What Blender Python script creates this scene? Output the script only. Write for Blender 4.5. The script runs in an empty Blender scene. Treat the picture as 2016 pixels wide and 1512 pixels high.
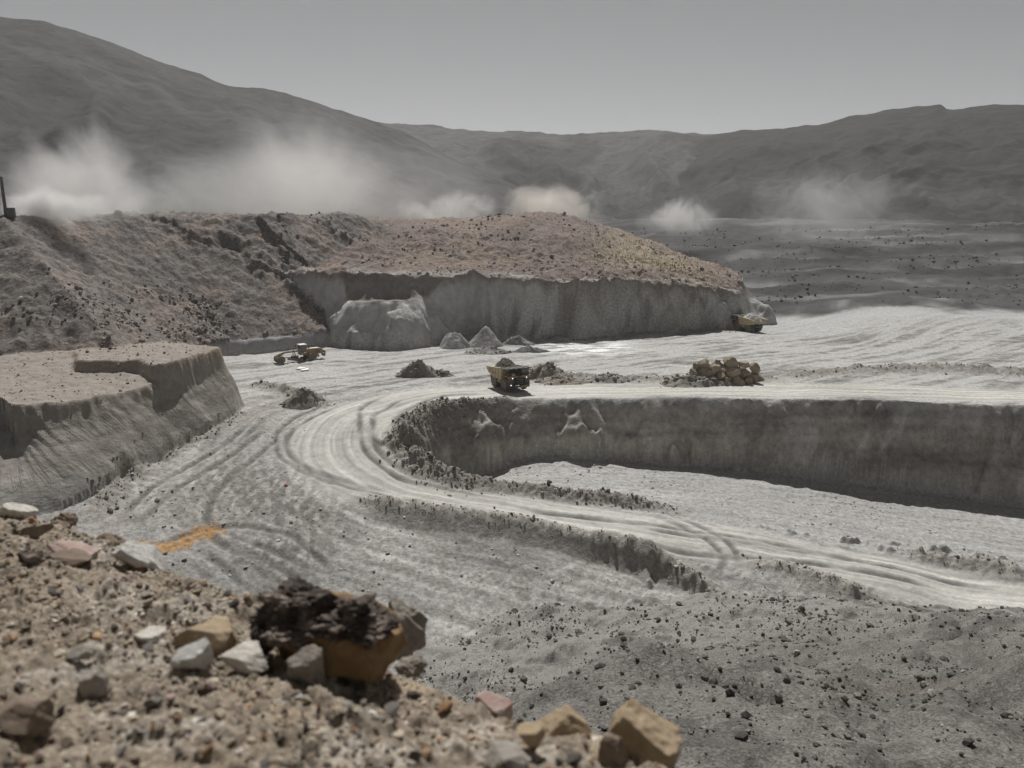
import bpy, bmesh, math, random
import numpy as np
from mathutils import Matrix, Vector

random.seed(7)
RNG = np.random.default_rng(11)
SC = bpy.context.scene
COL = SC.collection

# ------------------------------------------------------------------ camera, world, sun, exposure
FPX = 1523.0                      # focal length in pixels of the 2016 px wide photograph
PITCH = math.radians(12.1)
cam_data = bpy.data.cameras.new("camera")
cam = bpy.data.objects.new("camera", cam_data)
COL.objects.link(cam)
cam.location = (0, 0, 0)
cam.rotation_euler = (math.pi / 2 - PITCH, 0, 0)
cam_data.sensor_width = 36.0
cam_data.lens = FPX / 2016 * 36.0
cam_data.clip_start = 0.05
cam_data.clip_end = 20000
cam_data.dof.use_dof = True
cam_data.dof.focus_distance = 130.0
cam_data.dof.aperture_fstop = 1.55
SC.camera = cam

SUN_EL = 54.0
SUN_AZ = -6.0                    # degrees from +Y, negative = towards the left of the view
world = bpy.data.worlds.new("World")
SC.world = world
world.use_nodes = True
wn, wl = world.node_tree.nodes, world.node_tree.links
wn.clear()
w_out = wn.new("ShaderNodeOutputWorld")
w_bg = wn.new("ShaderNodeBackground")
w_sky = wn.new("ShaderNodeTexSky")
w_hsv = wn.new("ShaderNodeHueSaturation")
w_sky.sky_type = 'NISHITA'
w_sky.sun_disc = False
w_sky.sun_elevation = math.radians(SUN_EL)
w_sky.sun_rotation = math.radians(SUN_AZ)
w_sky.altitude = 3900
w_sky.air_density = 0.7
w_sky.dust_density = 0.9
w_sky.ozone_density = 1.0
w_hsv.inputs['Saturation'].default_value = 0.07
w_bg.inputs['Strength'].default_value = 0.055
wl.new(w_sky.outputs[0], w_hsv.inputs['Color'])
wl.new(w_hsv.outputs[0], w_bg.inputs['Color'])
wl.new(w_bg.outputs[0], w_out.inputs['Surface'])

sun_data = bpy.data.lights.new("sun", 'SUN')
sun_data.energy = 4.4
sun_data.angle = math.radians(0.5)
sun_data.color = (1.0, 0.98, 0.95)
sun = bpy.data.objects.new("sun", sun_data)
COL.objects.link(sun)
_e, _a = math.radians(SUN_EL), math.radians(SUN_AZ)
_sd = Vector((math.sin(_a) * math.cos(_e), math.cos(_a) * math.cos(_e), math.sin(_e)))
sun.rotation_euler = _sd.to_track_quat('Z', 'Y').to_euler()

SC.view_settings.view_transform = 'Standard'
SC.view_settings.look = 'None'
SC.view_settings.exposure = 0.0
SC.view_settings.gamma = 1.0
SC.view_settings.use_curve_mapping = False
SC.render.engine = 'CYCLES'
SC.cycles.volume_bounces = 2
SC.cycles.max_bounces = 6
SC.cycles.diffuse_bounces = 3
SC.cycles.volume_step_rate = 1.5
SC.cycles.volume_max_steps = 256
SC.cycles.use_denoising = True

# ------------------------------------------------------------------ maths helpers
cP, sP = math.cos(PITCH), math.sin(PITCH)


def ray(px, py):
    a = (px - 1008) / FPX
    b = (py - 756) / FPX
    return np.array((a, cP - b * sP, -sP - b * cP))


def at_z(px, py, z):
    r = ray(px, py)
    t = z / r[2]
    return (r[0] * t, r[1] * t)


def at_y(px, py, y):
    r = ray(px, py)
    t = y / r[1]
    return (r[0] * t, y, r[2] * t)


def _hash(ix, iy, seed):
    h = (ix.astype(np.uint32) * np.uint32(374761393) + iy.astype(np.uint32) * np.uint32(668265263)
         + np.uint32((seed * 2246822519) & 0xffffffff))
    h = (h ^ (h >> np.uint32(13))) * np.uint32(1274126177)
    h = h ^ (h >> np.uint32(16))
    return h


def vnoise(x, y, seed=0):
    xi = np.floor(x); yi = np.floor(y)
    fx = x - xi; fy = y - yi
    xi = xi.astype(np.int64); yi = yi.astype(np.int64)
    u = fx * fx * fx * (fx * (fx * 6 - 15) + 10)
    v = fy * fy * fy * (fy * (fy * 6 - 15) + 10)

    def g(dx, dy):
        h = _hash(xi + dx, yi + dy, seed)
        ang = (h & np.uint32(0xffff)).astype(np.float64) * (2 * math.pi / 65536)
        return np.cos(ang) * (fx - dx) + np.sin(ang) * (fy - dy)
    a = g(0, 0) * (1 - u) + g(1, 0) * u
    b = g(0, 1) * (1 - u) + g(1, 1) * u
    return (a * (1 - v) + b * v) * 1.5


def fbm(x, y, octs=4, seed=0, gain=0.5):
    t = np.zeros_like(x, dtype=np.float64)
    amp = 1.0
    for o in range(octs):
        t += amp * vnoise(x, y, seed + o * 17)
        x, y = (0.8 * x - 0.6 * y) * 2.03 + 7.3, (0.6 * x + 0.8 * y) * 2.03 + 3.1
        amp *= gain
    return t


def ridged(x, y, octs=4, seed=0):
    t = np.zeros_like(x, dtype=np.float64)
    amp = 1.0
    for o in range(octs):
        t += amp * (1 - 2 * np.abs(vnoise(x, y, seed + o * 13)))
        x, y = (0.8 * x - 0.6 * y) * 2.1 + 1.3, (0.6 * x + 0.8 * y) * 2.1 + 5.1
        amp *= 0.5
    return t


def sstep(a, b, x):
    t = np.clip((x - a) / (b - a), 0, 1)
    return t * t * (3 - 2 * t)


class TPS:
    def __init__(self, pts):
        P = np.array(pts, dtype=np.float64)
        self.p = P[:, :2] / 100.0
        n = len(P)
        d2 = ((self.p[:, None] - self.p[None]) ** 2).sum(-1)
        K = 0.5 * d2 * np.log(d2 + 1e-12) + np.eye(n) * 1e-4
        A = np.zeros((n + 3, n + 3))
        A[:n, :n] = K
        A[:n, n] = 1
        A[:n, n + 1:] = self.p
        A[n:, :n] = A[:n, n:].T
        self.w = np.linalg.solve(A, np.concatenate([P[:, 2], np.zeros(3)]))

    def __call__(self, x, y):
        x = np.asarray(x) / 100.0
        y = np.asarray(y) / 100.0
        n = len(self.p)
        t = self.w[n] + self.w[n + 1] * x + self.w[n + 2] * y
        for i in range(n):
            d2 = (x - self.p[i, 0]) ** 2 + (y - self.p[i, 1]) ** 2
            t = t + self.w[i] * 0.5 * d2 * np.log(d2 + 1e-12)
        return t


def poly_dist(x, y, pts, vals=None, closed=False):
    """distance to a polyline, arc length of the nearest point, side sign, and interpolated vertex values"""
    P = np.array([p[:2] for p in pts], dtype=np.float64)
    n = len(P)
    segs = n if closed else n - 1
    best = np.full(np.shape(x), 1e18)
    arc = np.zeros(np.shape(x))
    side = np.ones(np.shape(x))
    V = None if vals is None else [np.zeros(np.shape(x)) for _ in vals]
    s0 = 0.0
    for i in range(segs):
        a = P[i]; b = P[(i + 1) % n]
        d = b - a
        L = math.hypot(*d) + 1e-9
        t = np.clip(((x - a[0]) * d[0] + (y - a[1]) * d[1]) / (L * L), 0, 1)
        dx = x - (a[0] + t * d[0]); dy = y - (a[1] + t * d[1])
        dd = dx * dx + dy * dy
        m = dd < best
        best = np.where(m, dd, best)
        arc = np.where(m, s0 + t * L, arc)
        side = np.where(m, np.sign(d[0] * (y - a[1]) - d[1] * (x - a[0])), side)
        if V is not None:
            for k, vv in enumerate(vals):
                V[k] = np.where(m, vv[i] + (vv[(i + 1) % n] - vv[i]) * t, V[k])
        s0 += L
    return np.sqrt(best), arc, side, V


def inside(x, y, pts):
    P = [p[:2] for p in pts]
    r = np.zeros(np.shape(x), dtype=bool)
    n = len(P)
    for i in range(n):
        x1, y1 = P[i]; x2, y2 = P[(i + 1) % n]
        if y1 == y2:
            continue
        c = ((y1 > y) != (y2 > y)) & (x < (x2 - x1) * (y - y1) / (y2 - y1) + x1)
        r ^= c
    return r


def smooth_line(pts, n=8):
    P = np.array(pts, dtype=np.float64)
    P = np.vstack([2 * P[0] - P[1], P, 2 * P[-1] - P[-2]])
    out = []
    for i in range(1, len(P) - 2):
        for k in range(n):
            t = k / n
            a, b, c, d = P[i - 1], P[i], P[i + 1], P[i + 2]
            out.append(0.5 * (2 * b + (c - a) * t + (2 * a - 5 * b + 4 * c - d) * t * t + (3 * b - a - 3 * c + d) * t ** 3))
    out.append(P[-2])
    return [tuple(q) for q in out]


# ------------------------------------------------------------------ object helpers
def tag(o, label=None, cat=None, group=None, kind=None):
    if label: o['label'] = label
    if cat: o['category'] = cat
    if group: o['group'] = group
    if kind: o['kind'] = kind
    return o


def link(name, me, mat=None, parent=None):
    o = bpy.data.objects.new(name, me)
    COL.objects.link(o)
    if mat is not None and me is not None and len(me.materials) == 0:
        me.materials.append(mat)
    if parent is not None:
        o.parent = parent
    return o


def empty(name, loc=(0, 0, 0), rz=0.0):
    o = bpy.data.objects.new(name, None)
    COL.objects.link(o)
    o.location = loc
    o.rotation_euler = (0, 0, rz)
    o.empty_display_size = 0.3
    return o


def copy_tree(o, parent=None):
    c = o.copy()
    COL.objects.link(c)
    if parent is not None:
        c.parent = parent
    for ch in list(o.children):
        copy_tree(ch, c)
    return c


def np_mesh(name, verts, faces, smooth=True):
    """verts (n,3), faces (m,k) array"""
    me = bpy.data.meshes.new(name)
    v = np.ascontiguousarray(verts, dtype=np.float32)
    f = np.ascontiguousarray(faces, dtype=np.int32)
    m, k = f.shape
    me.vertices.add(len(v))
    me.vertices.foreach_set('co', v.ravel())
    me.loops.add(m * k)
    me.loops.foreach_set('vertex_index', f.ravel())
    me.polygons.add(m)
    me.polygons.foreach_set('loop_start', np.arange(0, m * k, k, dtype=np.int32))
    me.polygons.foreach_set('loop_total', np.full(m, k, dtype=np.int32))
    me.polygons.foreach_set('use_smooth', np.full(m, smooth, dtype=bool))
    me.update(calc_edges=True)
    return me


def set_col(me, rgb):
    at = me.color_attributes.new('soil', 'FLOAT_COLOR', 'POINT')
    c = np.ones((len(rgb), 4), dtype=np.float32)
    c[:, :3] = rgb
    at.data.foreach_set('color', c.ravel())


def set_float(me, name, v):
    at = me.attributes.new(name, 'FLOAT', 'POINT')
    at.data.foreach_set('value', np.ascontiguousarray(v, dtype=np.float32))


# ------------------------------------------------------------------ materials
def nodes_of(name):
    m = bpy.data.materials.new(name)
    m.use_nodes = True
    nt = m.node_tree
    b = nt.nodes['Principled BSDF']
    return m, nt, nt.nodes, nt.links, b


def soil_mat(name, fine=1.2, var=0.35, bump=0.25, bump_scale=1.6, rough=0.95, spec=0.2, teeth=False, grit=0.0, bump2=0.0):
    """earth whose colour comes from the mesh colour attribute 'soil', with procedural grain and relief"""
    m, nt, N, L, B = nodes_of(name)
    B.inputs['Roughness'].default_value = rough
    B.inputs['Specular IOR Level'].default_value = spec
    att = N.new('ShaderNodeAttribute'); att.attribute_name = 'soil'
    tc = N.new('ShaderNodeTexCoord')
    n1 = N.new('ShaderNodeTexNoise'); n1.inputs['Scale'].default_value = fine; n1.inputs['Detail'].default_value = 9; n1.inputs['Roughness'].default_value = 0.7
    L.new(tc.outputs['Object'], n1.inputs['Vector'])
    r1 = N.new('ShaderNodeMapRange'); r1.inputs['From Min'].default_value = 0.3; r1.inputs['From Max'].default_value = 0.7
    r1.inputs['To Min'].default_value = 1 - var; r1.inputs['To Max'].default_value = 1 + var
    L.new(n1.outputs['Fac'], r1.inputs['Value'])
    mul = N.new('ShaderNodeVectorMath'); mul.operation = 'SCALE'
    L.new(att.outputs['Color'], mul.inputs[0]); L.new(r1.outputs[0], mul.inputs['Scale'])
    last = mul.outputs[0]
    if grit > 0:
        vo = N.new('ShaderNodeTexVoronoi'); vo.inputs['Scale'].default_value = fine * 2.5
        L.new(tc.outputs['Object'], vo.inputs['Vector'])
        r2 = N.new('ShaderNodeMapRange'); r2.inputs['From Min'].default_value = 0.0; r2.inputs['From Max'].default_value = 1.0
        r2.inputs['To Min'].default_value = 1 - grit; r2.inputs['To Max'].default_value = 1 + grit
        sep = N.new('ShaderNodeSeparateColor'); L.new(vo.outputs['Color'], sep.inputs[0])
        L.new(sep.outputs[0], r2.inputs['Value'])
        mul2 = N.new('ShaderNodeVectorMath'); mul2.operation = 'SCALE'
        L.new(last, mul2.inputs[0]); L.new(r2.outputs[0], mul2.inputs['Scale'])
        last = mul2.outputs[0]
    L.new(last, B.inputs['Base Color'])
    n2 = N.new('ShaderNodeTexNoise'); n2.inputs['Scale'].default_value = bump_scale; n2.inputs['Detail'].default_value = 8; n2.inputs['Roughness'].default_value = 0.65
    L.new(tc.outputs['Object'], n2.inputs['Vector'])
    hgt = n2.outputs['Fac']
    if teeth:
        ws = N.new('ShaderNodeAttribute'); ws.attribute_name = 'wall_s'
        wt = N.new('ShaderNodeAttribute'); wt.attribute_name = 'wall_t'
        sx = N.new('ShaderNodeSeparateXYZ'); L.new(tc.outputs['Object'], sx.inputs[0])
        k = N.new('ShaderNodeMath'); k.operation = 'MULTIPLY_ADD'; k.inputs[1].default_value = 0.32
        L.new(sx.outputs['Z'], k.inputs[0]); L.new(ws.outputs['Fac'], k.inputs[2])
        cx = N.new('ShaderNodeCombineXYZ'); L.new(k.outputs[0], cx.inputs['X'])
        kz = N.new('ShaderNodeMath'); kz.operation = 'MULTIPLY'; kz.inputs[1].default_value = 0.12
        L.new(sx.outputs['Z'], kz.inputs[0]); L.new(kz.outputs[0], cx.inputs['Y'])
        n3 = N.new('ShaderNodeTexNoise'); n3.inputs['Scale'].default_value = 1.5; n3.inputs['Detail'].default_value = 3
        L.new(cx.outputs[0], n3.inputs['Vector'])
        tm = N.new('ShaderNodeMath'); tm.operation = 'MULTIPLY'
        L.new(n3.outputs['Fac'], tm.inputs[0]); L.new(wt.outputs['Fac'], tm.inputs[1])
        t3 = N.new('ShaderNodeMath'); t3.operation = 'MULTIPLY_ADD'; t3.inputs[1].default_value = 0.8
        L.new(tm.outputs[0], t3.inputs[0]); L.new(hgt, t3.inputs[2])
        hgt = t3.outputs[0]
    bp = N.new('ShaderNodeBump'); bp.inputs['Strength'].default_value = 0.9; bp.inputs['Distance'].default_value = bump
    L.new(hgt, bp.inputs['Height'])
    nrm = bp.outputs[0]
    if bump2 > 0:
        n4 = N.new('ShaderNodeTexNoise'); n4.inputs['Scale'].default_value = bump_scale * 5; n4.inputs['Detail'].default_value = 5
        L.new(tc.outputs['Object'], n4.inputs['Vector'])
        b4 = N.new('ShaderNodeBump'); b4.inputs['Strength'].default_value = 0.9; b4.inputs['Distance'].default_value = bump2
        L.new(n4.outputs['Fac'], b4.inputs['Height']); L.new(nrm, b4.inputs['Normal'])
        nrm = b4.outputs[0]
    L.new(nrm, B.inputs['Normal'])
    return m


def rock_mat(name, c1, c2, scale=6.0, bump=0.02, c3=None, rough=0.9, layers=0.0, rnd=0.25):
    m, nt, N, L, B = nodes_of(name)
    B.inputs['Roughness'].default_value = rough
    B.inputs['Specular IOR Level'].default_value = 0.25
    tc = N.new('ShaderNodeTexCoord')
    n1 = N.new('ShaderNodeTexNoise'); n1.inputs['Scale'].default_value = scale; n1.inputs['Detail'].default_value = 10; n1.inputs['Roughness'].default_value = 0.7
    L.new(tc.outputs['Object'], n1.inputs['Vector'])
    cr = N.new('ShaderNodeValToRGB')
    cr.color_ramp.elements[0].position = 0.32; cr.color_ramp.elements[0].color = (*c1, 1)
    cr.color_ramp.elements[1].position = 0.68; cr.color_ramp.elements[1].color = (*c2, 1)
    if c3:
        e = cr.color_ramp.elements.new(0.5); e.color = (*c3, 1)
    L.new(n1.outputs['Fac'], cr.inputs[0])
    oi = N.new('ShaderNodeObjectInfo')
    mr = N.new('ShaderNodeMapRange'); mr.inputs['To Min'].default_value = 1 - rnd; mr.inputs['To Max'].default_value = 1 + rnd
    L.new(oi.outputs['Random'], mr.inputs['Value'])
    mul = N.new('ShaderNodeVectorMath'); mul.operation = 'SCALE'
    L.new(cr.outputs[0], mul.inputs[0]); L.new(mr.outputs[0], mul.inputs['Scale'])
    L.new(mul.outputs[0], B.inputs['Base Color'])
    n2 = N.new('ShaderNodeTexNoise'); n2.inputs['Scale'].default_value = scale * 2.2; n2.inputs['Detail'].default_value = 9; n2.inputs['Roughness'].default_value = 0.7
    L.new(tc.outputs['Object'], n2.inputs['Vector'])
    bp = N.new('ShaderNodeBump'); bp.inputs['Strength'].default_value = 1.0; bp.inputs['Distance'].default_value = bump
    L.new(n2.outputs['Fac'], bp.inputs['Height'])
    L.new(bp.outputs[0], B.inputs['Normal'])
    return m


def paint_mat(name, col, rough=0.6, metal=0.0, dust=0.45, dust_col=(0.36, 0.33, 0.28), scale=2.0):
    """machine paint or steel under a film of pit dust"""
    m, nt, N, L, B = nodes_of(name)
    B.inputs['Metallic'].default_value = metal
    tc = N.new('ShaderNodeTexCoord')
    n1 = N.new('ShaderNodeTexNoise'); n1.inputs['Scale'].default_value = scale; n1.inputs['Detail'].default_value = 8; n1.inputs['Roughness'].default_value = 0.75
    L.new(tc.outputs['Object'], n1.inputs['Vector'])
    mr = N.new('ShaderNodeMapRange'); mr.inputs['From Min'].default_value = 0.35; mr.inputs['From Max'].default_value = 0.65
    mr.inputs['To Min'].default_value = max(0, dust - 0.25); mr.inputs['To Max'].default_value = min(1, dust + 0.25)
    L.new(n1.outputs['Fac'], mr.inputs['Value'])
    mx = N.new('ShaderNodeMix'); mx.data_type = 'RGBA'
    mx.inputs['A'].default_value = (*col, 1); mx.inputs['B'].default_value = (*dust_col, 1)
    L.new(mr.outputs[0], mx.inputs['Factor'])
    L.new(mx.outputs['Result'], B.inputs['Base Color'])
    B.inputs['Roughness'].default_value = rough
    return m


# ------------------------------------------------------------------ terrain: control data
S_ = [(590, 712, -35), (500, 720, -35), (480, 700, -35), (700, 720, -35), (640, 760, -35.3), (760, 760, -35.2),
      (850, 760, -35.1), (490, 800, -36), (620, 800, -36.2), (700, 800, -36), (780, 800, -35.9), (785, 835, -36.6),
      (855, 800, -35.6)]
shared = [(*at_z(px, py, z), z) for px, py, z in S_]
LOWP = [(900, 890, -45), (880, 905, -44.6), (1000, 895, -45.3), (1250, 905, -46.5), (1500, 935, -49), (1750, 980, -52), (2016, 1030, -54.5),
        (560, 880, -38.5), (700, 950, -41), (780, 960, -42), (740, 880, -38.6), (1000, 1005, -44.3), (1150, 1030, -46), (1300, 1060, -47.5),
        (1500, 1085, -49.5), (1800, 1150, -52), (2016, 1190, -54), (400, 860, -37.2), (290, 920, -38.3),
        (180, 990, -39.5), (300, 1050, -42), (450, 1100, -43.5), (600, 1170, -45.5), (850, 1290, -49), (1000, 1110, -46.6),
        (750, 1050, -44), (1000, 1220, -49.5), (1400, 1170, -51.3), (1880, 1205, -54), (430, 960, -39.7), (950, 950, -44.6),
        (1250, 975, -47), (1700, 1060, -51.5)]
low_pts = shared + [(*at_z(px, py, z), z) for px, py, z in LOWP]
low_pts += [(x, y, z) for x, y, z in ((-110, 60, -40), (-60, 40, -46), (0, 30, -50), (70, 40, -54), (130, 110, -56))]
TPS_LOW = TPS(low_pts)

up_pts = list(shared)
up_pts += [(*at_z(px, py, z), z) for px, py, z in
           ((1000, 770, -35), (850, 690, -35), (1040, 685, -35), (1200, 655, -35), (1450, 655, -35), (1200, 760, -35),
            (1500, 745, -35), (1800, 760, -35.3), (2016, 780, -36), (1300, 700, -34.9), (1100, 784, -35), (1400, 783, -35),
            (1700, 786, -35.2))]
for px, py, y in ((1750, 622, 256), (1900, 626, 250), (2016, 640, 242), (1620, 655, 244), (2016, 700, 203), (1700, 700, 205),
                  (1800, 596, 290), (1550, 630, 275), (2016, 610, 285), (1500, 585, 325), (1800, 570, 335), (2100, 580, 325), (1480, 500, 470), (1800, 500, 480),
                  (2100, 500, 480), (1500, 455, 600), (1800, 450, 620), (2100, 450, 620)):
    up_pts.append(at_y(px, py, y))
TPS_UP = TPS(up_pts)

EDGE = [(788, 846, -37), (800, 828, -36.5), (860, 808, -35.8), (960, 790, -35.2), (1100, 784, -35), (1400, 783, -35),
        (1700, 786, -35.2), (2016, 800, -36), (2400, 822, -37)]
edge_xy = [at_z(*p) for p in EDGE]
MID_POLY = [(-1500, 157), (-26, 157), (-21.5, 146)] + edge_xy + [(1600, 165), (1600, 2500), (-1500, 2500)]

# left bench: base line of its wall, and the wall's run (horizontal width) along it
LB = [(-170, 78), (-95, 90), (-66, 97), at_z(180, 985, -39.4), at_z(290, 920, -38.3), at_z(400, 860, -37.2), at_z(490, 801, -36),
      (-54.5, 151.5), (-62, 160), (-72, 172), (-82, 190)]
_lb = [(p[0], p[1], w) for p, w in zip(LB, [44, 42, 30, 14.0, 6.2, 5.2, 4.6, 4.0, 5, 5, 5])]
_lb = [tuple(np.array(_lb[i]) * (1 - k / 5) + np.array(_lb[i + 1]) * k / 5) for i in range(len(_lb) - 1) for k in range(5)] + [_lb[-1]]
for _ in range(5):
    _a = np.array(_lb); _a[1:-1] = 0.25 * _a[:-2] + 0.5 * _a[1:-1] + 0.25 * _a[2:]; _lb = [tuple(q) for q in _a]
LB = [q[:2] for q in _lb]; LBW = [q[2] for q in _lb]
LEFT_POLY = LB + [(-300, 200), (-300, 40)]
T_LEFT = TPS([(*at_z(px, py, z), z) for px, py, z in ((330, 757, -27.3), (260, 762, -27.2), (200, 763, -27.0), (150, 762, -26.8), (60, 745, -26.2), (0, 722, -25.6), (420, 740, -27.0), (470, 700, -25.0), (462, 690, -24.6),
              (100, 705, -25.0), (0, 692, -24.6), (250, 688, -24.6), (400, 684, -24.6), (-150, 700, -25))] + [(-64, 103, -27), (-66, 165, -26.5), (-75, 190, -29), (-140, 90, -27), (-150, 150, -24.5)])
UPL = [at_z(px, py, -24.2) for px, py in ((150, 712), (272, 709), (300, 717), (345, 722), (395, 721), (415, 706), (450, 698), (463, 690), (440, 682), (250, 684), (150, 690))]

LEDGE_POLY = [(-80, 186), (-74, 198), (-66, 202), (-58, 207.5), (-50, 212.5), (-44, 214), (-44, 240), (-150, 240), (-150, 180)]
FB = [at_z(p[0], p[1], -35) for p in ((655, 683), (740, 688), (810, 686), (850, 680), (890, 674), (950, 669), (1040, 666), (1110, 660), (1200, 652), (1330, 640), (1465, 637))]
FAR_POLY = FB + [(92, 268), (92, 330), (60, 480), (-120, 480), (-120, 232), (-60, 228)]
T_FAR = TPS([(-46, 216, -22.6), (-20, 210, -22.4), (0, 218, -23.4), (20, 236, -24.6), (50, 260, -26.3), (76, 263, -27), (-60, 240, -22), (0, 300, -22), (80, 320, -26)])
SECOND = [(560, 538, -15.8), (640, 541, -16.0), (750, 544, -16.3), (860, 547, -17), (960, 549, -17.4), (1040, 552, -18), (1140, 562, -19.6), (1300, 566, -21), (1420, 571, -22.8), (1455, 585, -25)]
sec_xy = [at_z(*p) for p in SECOND]
SEC_POLY = sec_xy + [(88, 300), (80, 480), (-140, 480), (-140, 240)]
T_SEC = TPS([(x, y, p[2]) for (x, y), p in zip(sec_xy, SECOND)] + [(-100, 250, -15)])

# red waste dump behind the pit
dump_pts = [(x, y + 1, p[2] - 0.3) for (x, y), p in zip(sec_xy, SECOND)]
for px, py, y in ((480, 434, 320), (620, 433, 325), (700, 430, 330), (790, 436, 335), (860, 439, 338), (960, 433, 335), (1060, 424, 330), (1130, 430, 328), (1200, 455, 322), (1290, 487, 312), (1400, 524, 300),
                  (900, 470, 285), (1080, 455, 300), (760, 465, 283), (1000, 500, 268), (1200, 510, 280), (620, 470, 268), (700, 505, 250), (1330, 540, 280)):
    dump_pts.append(at_y(px, py, y))
dump_pts += [(-80, 420, -6), (0, 420, -8), (60, 400, -16), (95, 330, -26)]
T_DUMP = TPS(dump_pts)

TALUS_TOE = [(-190, 132), (-95, 141.5), (-76, 149), (-76, 170), (-80, 188), (-74, 201), (-62, 208.5), (-50, 215), (-42, 226), (-32, 256), (-24, 300)]
TALUS_POLY = TALUS_TOE + [(-300, 300), (-300, 120)]
TALUS_Z = [-24.5, -24.5, -25.2, -27.5, -30.5, -31.3, -31.3, -31.3, -30, -24, -16]

# ridges and windrows: pixel, z guess, height, half width
def ridge_line(pts):
    return [at_z(p[0], p[1], p[2]) for p in pts], [p[3] for p in pts], [p[4] for p in pts]


RIDGES = [
    ridge_line([(1000, 788, -35.3, 0.3, 1.2), (900, 802, -35.8, 0.9, 1.8), (855, 815, -36.5, 1.2, 2.4), (805, 850, -37.5, 1.6, 2.6), (808, 885, -39, 2.3, 3.0), (845, 920, -41, 2.3, 3.0),
                (915, 948, -42.8, 1.7, 2.4), (1050, 968, -44.6, 1.3, 1.8), (1180, 984, -45.8, 1.5, 1.7), (1250, 994, -46.6, 1.1, 1.6), (1330, 1005, -47.3, 0.2, 1.5)]),
    ridge_line([(720, 980, -42, 0.2, 1.3), (770, 993, -42.6, 1.2, 1.4), (900, 1010, -43.7, 0.9, 1.5), (1050, 1030, -45, 0.9, 1.5), (1180, 1052, -46.1, 1.1, 1.5), (1265, 1070, -47, 1.7, 1.7), (1330, 1100, -47.9, 0.9, 1.6), (1420, 1140, -49, 0.3, 1.5)]),
    ridge_line([(1560, 740, -35, 0.6, 3), (1700, 728, -35, 1.5, 3), (1880, 722, -35, 2.0, 3), (2016, 728, -35.2, 1.6, 3), (2300, 738, -35.4, 1.6, 3)]),
    ridge_line([(1040, 740, -35, 0.9, 1.8), (1150, 745, -35, 0.9, 2.2), (1250, 748, -35, 0.8, 2.4), (1400, 752, -35, 1.0, 2.4), (1520, 748, -35, 0.5, 2.5)]),
    ridge_line([(1100, 668, -35, 1.0, 1.8), (1180, 660, -35, 1.3, 1.8), (1330, 650, -35, 0.9, 1.6), (1400, 650, -35, 0.2, 1.5)]),
    ridge_line([(1130, 672, -35, 0.1, 2), (1250, 662, -35, 0.7, 2), (1400, 652, -35, 0.7, 2), (1460, 655, -35, 0.1, 2)]),
    ridge_line([(505, 760, -35.4, 0.7, 1.3), (560, 770, -35.6, 1.3, 1.5), (610, 785, -35.9, 1.5, 2.0), (640, 797, -36, 0.3, 1.5)]),
    ridge_line([(1760, 1080, -51, 0.3, 1.5), (1860, 1100, -52, 1.4, 2), (1960, 1125, -53, 2.0, 2.4), (2060, 1150, -54, 2.0, 2.6)]),
    ridge_line([(1480, 1110, -50, 0.3, 1.5), (1560, 1125, -50.5, 1.3, 1.8), (1700, 1165, -51.5, 0.8, 2)]),
    ridge_line([(195, 1000, -39.6, 0.3, 1.5), (230, 955, -39, 1.1, 1.6), (280, 925, -38.4, 1.3, 1.6), (300, 915, -38.2, 0.3, 1.2)]),
    ridge_line([(480, 812, -36.2, 0.1, 1), (420, 850, -37, 0.5, 1.0), (330, 900, -38, 0.5, 1.0)]),
]
# road: centre lines and half widths
ROAD = smooth_line([at_z(*p) for p in ((2300, 775, -36.5), (2016, 778, -35.9), (1700, 768, -35), (1300, 768, -35), (1000, 772, -35), (860, 780, -35.2), (760, 805, -36), (690, 850, -37.6), (690, 900, -39.2), (760, 945, -41.2),
                                      (900, 980, -43.2), (1100, 1013, -45.2), (1300, 1050, -47.3), (1500, 1080, -49.3), (1800, 1140, -52), (2016, 1178, -54), (2300, 1230, -56))], 6)
ROAD_WS = np.interp(np.arange(len(ROAD)), np.array([0, 2, 4, 5, 6, 7, 8, 9, 10, 11, 12, 16]) * 6, [6, 6, 6, 7, 9.5, 10.5, 10.5, 8.5, 6, 5.5, 5.5, 6])
ROAD_W = 7.0
EMB, EMBH, EMBW = ridge_line([(700, 975, -41.8, 0.1, 3), (770, 998, -42.6, 1.1, 3.0), (1000, 1028, -44.6, 1.7, 3.2), (1200, 1062, -46.4, 1.9, 3.0), (1300, 1090, -47.6, 1.7, 2.8), (1400, 1130, -49, 0.1, 2)])

RUB = TPS([at_y(*p) for p in ((1000, 1512, 12.5), (1400, 1512, 13), (2016, 1512, 14), (2400, 1512, 15), (1000, 1360, 30), (1500, 1360, 28), (2016, 1360, 28), (2400, 1340, 28))]
          + [(*at_z(px, py, z), z) for px, py, z in ((850, 1290, -49), (1000, 1222, -49.5), (1200, 1195, -50.5), (1400, 1170, -51.3), (1650, 1180, -52.5), (1880, 1205, -54), (2016, 1200, -54), (2300, 1230, -56))]
          + [(0, 5, -6), (3, 4, -5.5), (-4, 7, -7), (-12, 14, -14), (-15, 40, -36), (-30, 70, -52), (-60, 40, -46), (-25, 25, -26), (-10, 55, -43), (-10, 30, -27), (30, 4, -6), (-30, 4, -10)])


def smax(a, b, k):
    h = np.clip(0.5 + 0.5 * (a - b) / k, 0, 1)
    return b * (1 - h) + a * h + k * h * (1 - h)


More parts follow.
